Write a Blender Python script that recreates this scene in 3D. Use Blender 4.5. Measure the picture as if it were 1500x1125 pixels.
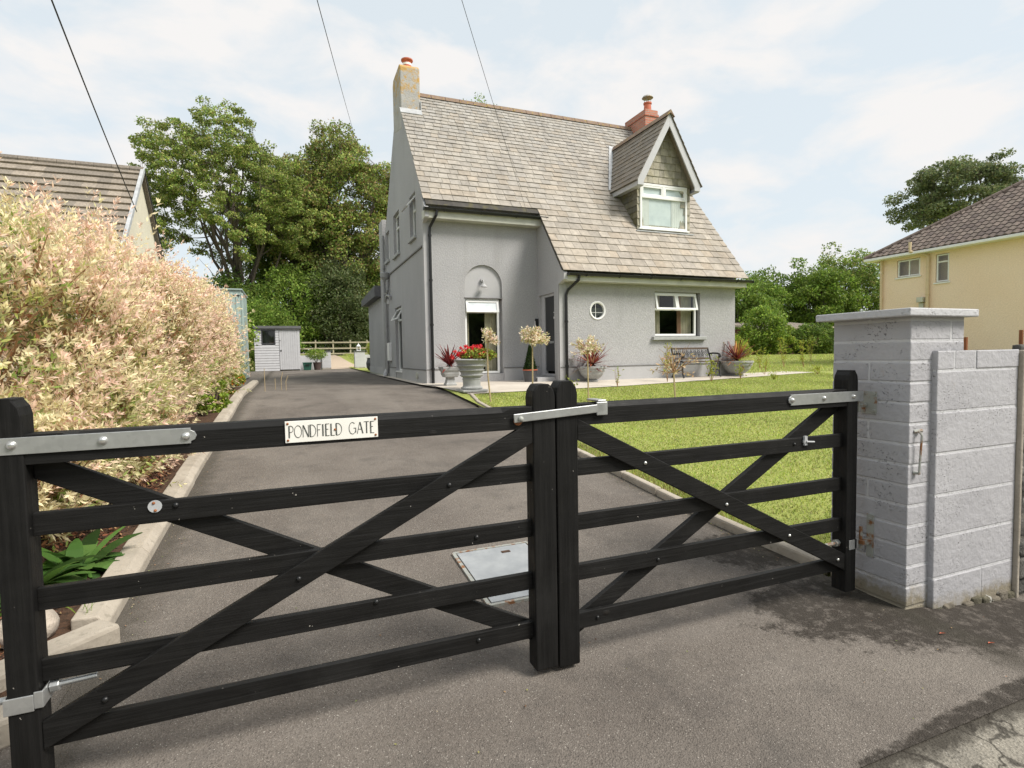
import bpy, math, random
import numpy as np
from mathutils import Vector, Matrix
from mathutils.geometry import tessellate_polygon
random.seed(7); rng = np.random.default_rng(11)
R = math.radians
S = bpy.context.scene
C = S.collection
for o in list(bpy.data.objects): bpy.data.objects.remove(o)

# ------------------------------------------------------------------ camera
cd = bpy.data.cameras.new('camera'); cam = bpy.data.objects.new('camera', cd); C.objects.link(cam)
cd.sensor_width = 36; cd.lens = 19.37; cd.clip_start = .05; cd.clip_end = 3000
P_, Y_, L_ = R(2.949), R(21.8225), R(-1.00686)
f_ = Vector((math.sin(Y_)*math.cos(P_), math.cos(Y_)*math.cos(P_), -math.sin(P_)))
r0 = Vector((math.cos(Y_), -math.sin(Y_), 0)); u0 = r0.cross(f_)
rr = r0*math.cos(L_) + u0*math.sin(L_); uu = -r0*math.sin(L_) + u0*math.cos(L_)
cam.matrix_world = Matrix(((rr.x, uu.x, -f_.x, 0), (rr.y, uu.y, -f_.y, 0), (rr.z, uu.z, -f_.z, 1.42), (0, 0, 0, 1)))
S.camera = cam
# ------------------------------------------------------------------ world, sun, exposure
SUN = Vector((.62, -.62, .95)).normalized()
w = bpy.data.worlds.new('World'); S.world = w; w.use_nodes = True
nt = w.node_tree; nt.nodes.clear()
def wn(t, **k):
    n = nt.nodes.new(t)
    for a, b in k.items(): setattr(n, a, b)
    return n
out = wn('ShaderNodeOutputWorld'); bg = wn('ShaderNodeBackground'); sky = wn('ShaderNodeTexSky')
sky.sky_type = 'NISHITA'; sky.sun_disc = False; sky.sun_elevation = math.asin(SUN.z); sky.sun_rotation = math.atan2(SUN.x, SUN.y)
sky.dust_density = 2.0
tc = wn('ShaderNodeTexCoord'); mp = wn('ShaderNodeMapping'); mp.inputs['Scale'].default_value = (1, 1, 2.2); mp.inputs['Location'].default_value = (3.1, 1.4, .3)
nz = wn('ShaderNodeTexNoise'); nz.inputs['Scale'].default_value = 4.6; nz.inputs['Detail'].default_value = 9; nz.inputs['Roughness'].default_value = .55; nz.inputs['Distortion'].default_value = .25
cr = wn('ShaderNodeValToRGB'); cr.color_ramp.elements[0].position = .46; cr.color_ramp.elements[1].position = .62
cr.color_ramp.elements[0].color = (.0, .0, .0, 1); cr.color_ramp.elements[1].color = (1, 1, 1, 1)
hz = wn('ShaderNodeMix', data_type='RGBA'); hz.inputs[0].default_value = .90; hz.inputs[7].default_value = (3.15, 3.42, 3.55, 1)
mx = wn('ShaderNodeMix', data_type='RGBA'); mx.inputs[7].default_value = (3.72, 3.66, 3.62, 1)
L = nt.links.new
L(tc.outputs['Generated'], mp.inputs[0]); L(mp.outputs[0], nz.inputs['Vector']); L(nz.outputs['Fac'], cr.inputs[0])
L(sky.outputs[0], hz.inputs[6]); L(hz.outputs[2], mx.inputs[6]); L(cr.outputs[0], mx.inputs[0]); L(mx.outputs[2], bg.inputs[0]); L(bg.outputs[0], out.inputs[0])
bg.inputs[1].default_value = .1
sl = bpy.data.lights.new('sun', 'SUN'); sl.energy = 1.95; sl.angle = R(22); sl.color = (1, .95, .87)
so = bpy.data.objects.new('sun', sl); C.objects.link(so); so.rotation_euler = SUN.to_track_quat('Z', 'Y').to_euler(); so.location = (10, -10, 20)
S.view_settings.view_transform = 'Standard'; S.view_settings.look = 'None'; S.view_settings.exposure = 1.32; S.view_settings.gamma = 1
S.render.engine = 'CYCLES'

# ------------------------------------------------------------------ materials
def lin(r, g, b): return tuple(((c/255)/12.92 if c/255 <= .04045 else ((c/255+.055)/1.055)**2.4) for c in (r, g, b))
class MT:
    def __init__(s, name):
        s.m = bpy.data.materials.new(name); s.m.use_nodes = True; s.t = s.m.node_tree; s.t.nodes.clear()
        s.o = s.n('ShaderNodeOutputMaterial'); s.b = s.n('ShaderNodeBsdfPrincipled'); s.l(s.b.outputs[0], s.o.inputs[0])
        s.tc = s.n('ShaderNodeTexCoord').outputs['Object']
    def n(s, t, **k):
        x = s.t.nodes.new(t)
        for a, b in k.items(): setattr(x, a, b)
        return x
    def l(s, a, b): s.t.links.new(a, b)
    def noise(s, sc, det=4, rough=.55, vec=None, stretch=None):
        x = s.n('ShaderNodeTexNoise'); x.inputs['Scale'].default_value = sc; x.inputs['Detail'].default_value = det; x.inputs['Roughness'].default_value = rough
        v = vec or s.tc
        if stretch: m = s.n('ShaderNodeMapping'); m.inputs['Scale'].default_value = stretch; s.l(v, m.inputs[0]); v = m.outputs[0]
        s.l(v, x.inputs['Vector']); return x.outputs['Fac']
    def ramp(s, v, p0, p1, c0=(0, 0, 0), c1=(1, 1, 1)):
        x = s.n('ShaderNodeValToRGB'); e = x.color_ramp.elements
        e[0].position = p0; e[1].position = p1; e[0].color = (*c0, 1); e[1].color = (*c1, 1); s.l(v, x.inputs[0]); return x.outputs[0]
    def mix(s, f, a, b, mode='MIX'):
        x = s.n('ShaderNodeMix', data_type='RGBA', blend_type=mode)
        for i, v in ((0, f), (6, a), (7, b)):
            if isinstance(v, (int, float)): x.inputs[i].default_value = v
            elif isinstance(v, tuple): x.inputs[i].default_value = (*v, 1)
            else: s.l(v, x.inputs[i])
        return x.outputs[2]
    def attr(s, name='Col'): x = s.n('ShaderNodeAttribute'); x.attribute_name = name; return x.outputs['Color']
    def math(s, op, a, b=0.):
        x = s.n('ShaderNodeMath', operation=op)
        for i, v in ((0, a), (1, b)):
            if isinstance(v, (int, float)): x.inputs[i].default_value = v
            else: s.l(v, x.inputs[i])
        return x.outputs[0]
    def col(s, c):
        if isinstance(c, tuple): s.b.inputs['Base Color'].default_value = (*c, 1)
        else: s.l(c, s.b.inputs['Base Color'])
    def rough(s, r):
        if isinstance(r, (int, float)): s.b.inputs['Roughness'].default_value = r
        else: s.l(r, s.b.inputs['Roughness'])
    def bump(s, h, dist, st=1):
        x = s.n('ShaderNodeBump'); x.inputs['Distance'].default_value = dist; x.inputs['Strength'].default_value = st
        if hasattr(s, 'lastb'): s.l(s.lastb, x.inputs['Normal'])
        s.l(h, x.inputs['Height']); s.l(x.outputs[0], s.b.inputs['Normal']); s.lastb = x.outputs[0]
def simple(name, c, rough=.6, var=.12, sc=6, metal=0, bump=0, bsc=60):
    t = MT(name); n = t.noise(sc, 5)
    a = tuple(x*(1-var) for x in c); b = tuple(min(1, x*(1+var)) for x in c)
    t.col(t.ramp(n, .3, .7, a, b)); t.rough(rough); t.b.inputs['Metallic'].default_value = metal
    if bump: t.bump(t.noise(bsc, 3), bump)
    return t.m
def leafmat(name, trans=.35, gloss=.08):
    t = MT(name); c = t.attr(); t.col(c); t.rough(.55); t.b.inputs['Specular IOR Level'].default_value = .25
    tr = t.n('ShaderNodeBsdfTranslucent'); t.l(c, tr.inputs[0]); ms = t.n('ShaderNodeMixShader'); ms.inputs[0].default_value = trans
    t.l(t.b.outputs[0], ms.inputs[1]); t.l(tr.outputs[0], ms.inputs[2]); t.l(ms.outputs[0], t.o.inputs[0]); return t.m
M = {}
M['leaf'] = leafmat('leaf')
M['petal'] = leafmat('petal', .25)
M['bark'] = simple('bark', (.085, .068, .05), .9, .35, 9, bump=.02, bsc=14)
M['twig'] = simple('twig', (.30, .17, .08), .8, .3, 20)
M['stemtan'] = simple('pale_stem', (.42, .33, .19), .8, .2, 30)
# render (roughcast)
t = MT('roughcast'); a = t.noise(.55, 4); c = t.ramp(a, .3, .75, (.355, .352, .36), (.42, .415, .42)); sp = t.ramp(t.noise(30, 3), .35, .65, (.88, .88, .88), (1.08, 1.08, 1.08))
c = t.mix(.85, c, sp, 'MULTIPLY'); st = t.ramp(t.noise(1.4, 5, stretch=(1.2, 1.2, .12)), .58, .8, (0, 0, 0), (1, 1, 1)); c = t.mix(t.math('MULTIPLY', st, .38), c, (.24, .235, .225))
t.col(c); t.rough(.9); t.bump(t.noise(26, 4, .7), .013); M['wall'] = t.m
t = MT('smooth_render'); c = t.ramp(t.noise(.8, 5), .3, .7, (.38, .38, .385), (.46, .455, .46)); t.col(c); t.rough(.85); t.bump(t.noise(40, 2), .003); M['smooth'] = t.m
M['shadow_line'] = simple('painted_shadow_line', (.17, .165, .16), .9)  # darker tone paints the shadow line under the wall's drip strips
# slates
def slate(name, mult, moss):
    t = MT(name); c = t.attr(); n = t.ramp(t.noise(9, 6, .65), .25, .75, (.70, .70, .70), (1.22, 1.22, 1.22)); c = t.mix(1, c, n, 'MULTIPLY')
    s2 = t.ramp(t.noise(1.3, 6, .6, stretch=(2.2, .5, .5)), .50, .72); c = t.mix(t.math('MULTIPLY', s2, .42), c, tuple(x*mult for x in (.16, .145, .125)))
    if moss: c = t.mix(t.math('MULTIPLY', t.ramp(t.noise(5, 5), .5, .68), moss), c, (.17, .15, .035))
    t.col(c); t.rough(.82); t.bump(t.noise(25, 5, .7), .004); return t.m
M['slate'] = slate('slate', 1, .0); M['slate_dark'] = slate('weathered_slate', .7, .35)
t = MT('ridge_tile'); c = t.ramp(t.noise(7, 6, .7), .3, .7, (.17, .105, .075), (.27, .20, .15)); c = t.mix(t.math('MULTIPLY', t.ramp(t.noise(13, 4), .55, .65), .8), c, (.33, .24, .05)); t.col(c); t.rough(.9); M['ridge'] = t.m
t = MT('chimney_render'); c = t.ramp(t.noise(3, 6), .3, .7, (.34, .33, .31), (.45, .44, .42)); 
sx = t.n('ShaderNodeSeparateXYZ'); t.l(t.tc, sx.inputs[0]); hh = t.n('ShaderNodeMapRange'); hh.inputs[1].default_value = 7.6; hh.inputs[2].default_value = 9.1; t.l(sx.outputs[2], hh.inputs[0])
k = t.math('MULTIPLY', t.ramp(t.math('ADD', t.noise(4.5, 6, .7), t.math('MULTIPLY', hh.outputs[0], .22)), .60, .72), .85); c = t.mix(k, c, (.47, .27, .045)); t.col(c); t.rough(.9); t.bump(t.noise(22, 4), .012); M['chimney'] = t.m
t = MT('red_brick'); bt = t.n('ShaderNodeTexBrick'); bt.inputs['Scale'].default_value = 1; bt.inputs['Brick Width'].default_value = .23; bt.inputs['Row Height'].default_value = .078; bt.inputs['Mortar Size'].default_value = .012
bt.inputs['Color1'].default_value = (.42, .13, .085, 1); bt.inputs['Color2'].default_value = (.5, .2, .13, 1); bt.inputs['Mortar'].default_value = (.35, .27, .22, 1)
cx = t.n('ShaderNodeCombineXYZ'); sx = t.n('ShaderNodeSeparateXYZ'); t.l(t.tc, sx.inputs[0]); t.l(t.math('ADD', sx.outputs[0], sx.outputs[1]), cx.inputs[0]); t.l(sx.outputs[2], cx.inputs[1]); t.l(cx.outputs[0], bt.inputs[0]); t.col(bt.outputs[0]); t.rough(.9); M['brick'] = t.m
M['terracotta'] = simple('terracotta', (.5, .13, .07), .7, .2)
M['upvc'] = simple('white_upvc', (.80, .80, .79), .28, .03)
M['barge'] = simple('pale_grey_paint', (.46, .46, .475), .5, .06)
M['fascia'] = simple('cream_fascia', (.52, .52, .45), .5, .15, 3)
M['black'] = simple('black_plastic', (.010, .0105, .011), .4, .2)
M['darkdoor'] = simple('dark_door', (.035, .036, .038), .3, .1)
M['greypipe'] = simple('grey_pipe', (.30, .30, .30), .45, .1)
M['lead'] = simple('lead', (.42, .43, .44), .5, .2)
M['curtain'] = simple('curtain', (.47, .41, .31), .9, .15, 4)
M['curtain_w'] = simple('white_curtain', (.75, .75, .73), .9, .05)
M['curtain_r'] = simple('terracotta_curtain', (.40, .22, .15), .9, .15)
M['roundblind'] = simple('pale_green_blind', (.30, .33, .27), .8)
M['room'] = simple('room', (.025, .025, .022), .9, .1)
t = MT('glass'); t.t.nodes.remove(t.b); gl = t.n('ShaderNodeBsdfGlossy'); gl.inputs['Roughness'].default_value = .02; tr = t.n('ShaderNodeBsdfTransparent'); tr.inputs[0].default_value = (.86, .9, .88, 1)
fr = t.n('ShaderNodeLayerWeight'); ms = t.n('ShaderNodeMixShader'); t.l(t.math('ADD', t.math('MULTIPLY', t.math('POWER', fr.outputs['Facing'], 4), .8), .06), ms.inputs[0]); t.l(tr.outputs[0], ms.inputs[1]); t.l(gl.outputs[0], ms.inputs[2]); t.l(ms.outputs[0], t.o.inputs[0]); M['glass'] = t.m
t = MT('obscured_glass'); t.col(t.ramp(t.noise(3, 3), .3, .7, (.60, .65, .68), (.78, .82, .84))); t.rough(.15); M['glass_pale'] = t.m
# black stained gate timber
t = MT('black_timber')
def wood(axis, name):
    t = MT(name); st = (1, 1, 1)
    st = {'x': (1.2, 30, 30), 'z': (30, 30, 1.2)}[axis]
    g = t.noise(2.2, 7, .65, stretch=st); c = t.ramp(g, .3, .75, (.0035, .0034, .0033), (.013, .0125, .012)); 
    chip = t.ramp(t.noise(55, 3), .745, .76); c = t.mix(chip, c, (.30, .28, .25)); dust = t.ramp(t.noise(5, 6, .7), .5, .8); c = t.mix(t.math('MULTIPLY', dust, .14), c, (.05, .048, .046))
    t.col(c); t.rough(t.ramp(t.noise(9, 4), .3, .7, (.48,)*3, (.68,)*3)); t.b.inputs['Specular IOR Level'].default_value = .24; kv = t.n('ShaderNodeTexVoronoi'); kv.inputs['Scale'].default_value = 3.1; km = t.n('ShaderNodeMapping'); km.inputs['Scale'].default_value = (1, 1, 1.6) if axis == 'x' else (1.6, 1.6, 1); t.l(t.tc, km.inputs[0]); t.l(km.outputs[0], kv.inputs['Vector']); kk = t.ramp(kv.outputs['Distance'], .02, .07, (1,)*3, (0,)*3); c = t.mix(t.math('MULTIPLY', kk, .6), c, (.022, .018, .015)); wr = t.ramp(t.noise(1.7, 6, .7), .55, .75); c = t.mix(t.math('MULTIPLY', wr, .35), c, (.032, .031, .03)); t.col(c); t.bump(kk, .003); t.bump(g, .003); t.bump(t.noise(3, 3), .004); return t.m

M['woodx'] = wood('x', 'black_timber_rail'); M['woodz'] = wood('z', 'black_timber_stile')
t = MT('galvanised'); v = t.n('ShaderNodeTexVoronoi'); v.inputs['Scale'].default_value = 55; t.l(t.tc, v.inputs['Vector']); c = t.ramp(v.outputs['Color'], .0, 1., (.42, .43, .43), (.55, .56, .56)); t.col(t.mix(.5, c, t.ramp(t.noise(14, 5), .3, .7, (.40, .41, .41), (.60, .61, .61)))); t.rough(.42); t.b.inputs['Metallic'].default_value = .75; M['galv'] = t.m
t = MT('rusty_galvanised'); c = t.mix(t.ramp(t.noise(22, 5), .5, .62), (.36, .37, .34), (.26, .12, .05)); t.col(c); t.rough(.65); t.b.inputs['Metallic'].default_value = .3; M['rusty'] = t.m
M['bolt'] = simple('zinc_bolt', (.60, .60, .58), .3, .1, metal=.8)
M['rust'] = simple('rust', (.28, .10, .035), .8, .3)
M['plate'] = simple('enamel_plate', (.84, .82, .77), .3, .04, 9)
M['ink'] = simple('sign_lettering', (.05, .06, .055), .5)
# painted blockwork
def block(name, a, b, pit):
    t = MT(name); c = t.ramp(t.noise(2.2, 5), .3, .7, a, b); p = t.ramp(t.noise(85, 3, .6, stretch=(1, 1, 1.5)), .615, .65); reg = t.ramp(t.noise(5, 3), .50, .62); k = t.math('MULTIPLY', p, reg)
    k2 = t.math('MULTIPLY', t.ramp(t.noise(95, 2), .73, .76), .6); k = t.math('MAXIMUM', k, k2)
    c = t.mix(t.math('MULTIPLY', k, pit), c, (.12, .115, .11)); 
    sx = t.n('ShaderNodeSeparateXYZ'); t.l(t.tc, sx.inputs[0]); lo = t.n('ShaderNodeMapRange'); lo.inputs[1].default_value = .22; lo.inputs[2].default_value = 0.; t.l(sx.outputs[2], lo.inputs[0])
    dirt = t.math('MULTIPLY', t.ramp(t.math('MULTIPLY', lo.outputs[0], t.noise(9, 5, .7)), .22, .42), .75); c = t.mix(dirt, c, (.19, .15, .07))
    rs = t.math('MULTIPLY', t.ramp(t.noise(6, 6, .7, stretch=(1, 1, .4)), .68, .74), .35); c = t.mix(rs, c, (.34, .22, .12))
    t.col(c); t.rough(.75); t.bump(t.math('MULTIPLY', k, -1), .008); t.bump(t.noise(30, 4), .006); return t.m
M['block'] = block('painted_block', (.36, .355, .375), (.44, .435, .455), .85); M['blockj'] = block('painted_joint', (.50, .50, .515), (.56, .56, .575), .15)
M['cap'] = block('painted_coping', (.47, .47, .485), (.54, .54, .555), .3)
t = MT('rubble_stone'); c = t.attr(); c = t.mix(1, c, t.ramp(t.noise(14, 6, .7), .3, .7, (.5,)*3, (1.4,)*3), 'MULTIPLY'); c = t.mix(t.math('MULTIPLY', t.ramp(t.noise(11, 4), .62, .66), .8), c, (.5, .49, .45)); t.col(c); t.rough(.95); t.bump(t.noise(16, 6, .7), .03); M['rubble'] = t.m
t = MT('concrete'); c = t.ramp(t.noise(3, 6, .7), .3, .7, (.30, .26, .21), (.46, .41, .34)); c = t.mix(t.math('MULTIPLY', t.ramp(t.noise(26, 4), .60, .68), .35), c, (.12, .11, .08)); t.col(c); t.rough(.9); t.bump(t.noise(40, 4), .004); M['kerb'] = t.m
t = MT('paving'); c = t.ramp(t.noise(2, 5), .3, .7, (.46, .41, .35), (.56, .51, .44)); t.col(c); t.rough(.9); M['paving'] = t.m
M['stone'] = simple('cast_stone', (.36, .365, .36), .85, .12, 8, bump=.004, bsc=50)
M['pale_rock'] = simple('pale_rock', (.42, .36, .30), .9, .2, 12, bump=.02, bsc=20)
# tarmac
def tarmac(name, a, b, agg, road=False):
    t = MT(name); c = t.ramp(t.noise(.9, 5, .6), .3, .72, a, b)
    v = t.n('ShaderNodeTexVoronoi'); v.inputs['Scale'].default_value = agg; t.l(t.tc, v.inputs['Vector'])
    g = t.ramp(v.outputs['Color'], .1, .9, (.74,)*3, (1.28,)*3); c = t.mix(.8, c, g, 'MULTIPLY')
    c = t.mix(t.math('MULTIPLY', t.ramp(t.noise(150, 2), .66, .70), .8), c, (.50, .47, .42)); c = t.mix(t.math('MULTIPLY', t.ramp(t.noise(120, 2, stretch=(1, 1, 1)), .30, .36, (1,)*3, (0,)*3), .7), c, (.03, .028, .025))
    c = t.mix(t.math('MULTIPLY', t.ramp(t.noise(2.3, 7, .7), .52, .68), .45), c, (.07, .065, .06)); c = t.mix(t.math('MULTIPLY', t.ramp(t.noise(.55, 5, .6, stretch=(2.2, .5, 1)), .5, .7), .35), c, (.26, .235, .205)); c = t.mix(t.math('MULTIPLY', t.ramp(t.noise(9, 7, .75), .66, .72), .55), c, (.035, .033, .03))
    r = .85
    if not road:
        # damp patch spreading from the foot of the gate pillar
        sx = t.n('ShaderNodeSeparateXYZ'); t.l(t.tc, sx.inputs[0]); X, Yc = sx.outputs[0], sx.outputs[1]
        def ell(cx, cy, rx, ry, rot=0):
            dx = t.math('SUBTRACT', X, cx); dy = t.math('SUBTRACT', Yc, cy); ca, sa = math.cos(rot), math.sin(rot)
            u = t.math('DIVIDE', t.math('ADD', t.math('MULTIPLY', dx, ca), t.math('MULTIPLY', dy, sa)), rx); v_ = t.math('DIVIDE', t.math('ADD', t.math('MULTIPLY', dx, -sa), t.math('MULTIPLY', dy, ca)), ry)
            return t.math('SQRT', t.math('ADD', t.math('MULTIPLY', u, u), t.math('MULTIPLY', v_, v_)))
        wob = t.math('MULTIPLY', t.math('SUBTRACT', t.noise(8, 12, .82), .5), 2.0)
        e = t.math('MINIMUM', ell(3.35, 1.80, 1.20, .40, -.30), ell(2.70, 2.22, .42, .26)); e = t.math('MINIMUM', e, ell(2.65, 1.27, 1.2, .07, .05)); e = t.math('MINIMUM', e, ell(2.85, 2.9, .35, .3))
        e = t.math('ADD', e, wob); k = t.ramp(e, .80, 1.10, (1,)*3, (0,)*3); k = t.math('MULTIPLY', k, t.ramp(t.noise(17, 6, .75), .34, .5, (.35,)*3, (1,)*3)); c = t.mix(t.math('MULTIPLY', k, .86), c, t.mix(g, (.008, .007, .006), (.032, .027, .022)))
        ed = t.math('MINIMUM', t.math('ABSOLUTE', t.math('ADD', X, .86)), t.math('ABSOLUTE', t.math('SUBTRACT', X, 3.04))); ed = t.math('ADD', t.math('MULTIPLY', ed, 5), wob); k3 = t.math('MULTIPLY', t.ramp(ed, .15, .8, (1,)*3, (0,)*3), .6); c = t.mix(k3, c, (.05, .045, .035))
    else:
        v2 = t.n('ShaderNodeTexVoronoi', feature='DISTANCE_TO_EDGE'); v2.inputs['Scale'].default_value = 1.6; v2.inputs['Randomness'].default_value = 1
        nn = t.n('ShaderNodeTexNoise'); nn.inputs['Scale'].default_value = 4; nn.inputs['Detail'].default_value = 6; t.l(t.tc, nn.inputs['Vector']); vm = t.n('ShaderNodeVectorMath', operation='MULTIPLY_ADD'); vm.inputs[1].default_value = (.5, .5, 0); t.l(nn.outputs['Color'], vm.inputs[0]); t.l(t.tc, vm.inputs[2]); t.l(vm.outputs[0], v2.inputs['Vector'])
        k = t.ramp(v2.outputs['Distance'], .004, .016, (1,)*3, (0,)*3); c = t.mix(t.math('MULTIPLY', k, .8), c, (.04, .036, .03)); sx = t.n('ShaderNodeSeparateXYZ'); t.l(t.tc, sx.inputs[0]); e = t.math('ADD', t.math('MULTIPLY', t.math('ABSOLUTE', t.math('SUBTRACT', sx.outputs[1], 1.25)), 9), t.math('MULTIPLY', t.math('SUBTRACT', t.noise(7, 9, .75), .5), 2.4)); c = t.mix(t.math('MULTIPLY', t.ramp(e, .2, .7, (1,)*3, (0,)*3), .85), c, (.035, .03, .024))
    t.col(c); t.rough(r); t.b.inputs['Specular IOR Level'].default_value = .15; t.bump(v.outputs['Distance'], .005, .7); t.bump(t.noise(60, 4), .006, .7); return t.m
M['drive'] = tarmac('driveway_tarmac', (.120, .104, .091), (.196, .173, .151), 160)
M['road'] = tarmac('old_road_tarmac', (.20, .185, .155), (.30, .275, .23), 110, True)
t = MT('soil'); c = t.ramp(t.noise(30, 6, .7), .3, .7, (.03, .018, .01), (.12, .06, .032)); t.col(c); t.rough(.95); t.bump(t.noise(30, 5), .03); M['soil'] = t.m
t = MT('chips'); t.col(t.attr()); t.rough(.85); M['chips'] = t.m
t = MT('gravel'); c = t.ramp(t.noise(14, 6, .7), .3, .7, (.38, .29, .21), (.55, .45, .35)); t.col(c); t.rough(.95); M['gravel'] = t.m
t = MT('grass_ground'); c = t.ramp(t.noise(1.1, 7, .65), .3, .72, (.27, .32, .07), (.36, .40, .10)); c = t.mix(t.math('MULTIPLY', t.ramp(t.noise(26, 4, .7), .4, .7), .5), c, (.29, .27, .06)); c = t.mix(t.math('MULTIPLY', t.ramp(t.noise(60, 3, .7), .5, .7), .35), c, (.07, .11, .012)); t.col(c); t.rough(.95); t.bump(t.noise(50, 4), .03); M['grass'] = t.m
M['timber'] = simple('pale_timber', (.42, .37, .27), .85, .2, 8)
M['shedpaint'] = simple('pale_shed_paint', (.50, .50, .52), .7, .06, 5)
M['shedroof'] = simple('grey_felt', (.13, .13, .135), .9, .15)
t = MT('cream_render'); c = t.ramp(t.noise(.7, 5), .3, .7, (.87, .67, .50), (.90, .72, .56)); c = t.mix(.5, c, t.ramp(t.noise(20, 3, stretch=(1, 1, 2)), .35, .65, (.85,)*3, (1.1,)*3), 'MULTIPLY'); t.col(c); t.rough(.9); t.bump(t.noise(15, 4), .015); M['yellow'] = t.m
M['cream'] = simple('cream_wall', (.62, .57, .45), .9, .06, 3)
t = MT('roof_tile'); t.col(t.mix(1, t.attr(), t.ramp(t.noise(20, 5), .3, .7, (.7,)*3, (1.25,)*3), 'MULTIPLY')); t.rough(.9); M['tile'] = t.m
M['cable'] = simple('cable', (.03, .03, .03), .6)
M['iron'] = simple('cast_iron', (.02, .02, .02), .4)
M['benchwood'] = simple('bench_slat', (.10, .065, .045), .6, .2)
M['greenbox'] = simple('green_plastic', (.03, .12, .085), .4, .1)
M['brownpot'] = simple('brown_pot', (.075, .05, .045), .6, .15)
M['slatepot'] = simple('charcoal_pot', (.06, .062, .07), .4, .15)
M['palegreen'] = simple('pale_green_sheet', (.42, .52, .49), .4, .1, 5)
M['rustroof'] = simple('rusty_sheet_roof', (.38, .33, .28), .8, .4, 2)
M['redwood'] = simple('dark_red_boards', (.11, .035, .028), .8, .3)
t = MT('cover_plate'); v = t.n('ShaderNodeTexVoronoi'); v.inputs['Scale'].default_value = 24; v.inputs['Randomness'].default_value = 0; t.l(t.tc, v.inputs['Vector']); c = t.mix(t.math('MULTIPLY', t.ramp(v.outputs['Distance'], .18, .26, (1,)*3, (0,)*3), .35), t.ramp(t.noise(7, 5), .3, .7, (.36, .38, .40), (.50, .52, .53)), (.34, .36, .38)); t.col(c); t.rough(.45); t.b.inputs['Metallic'].default_value = .5; M['cover'] = t.m

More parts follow.
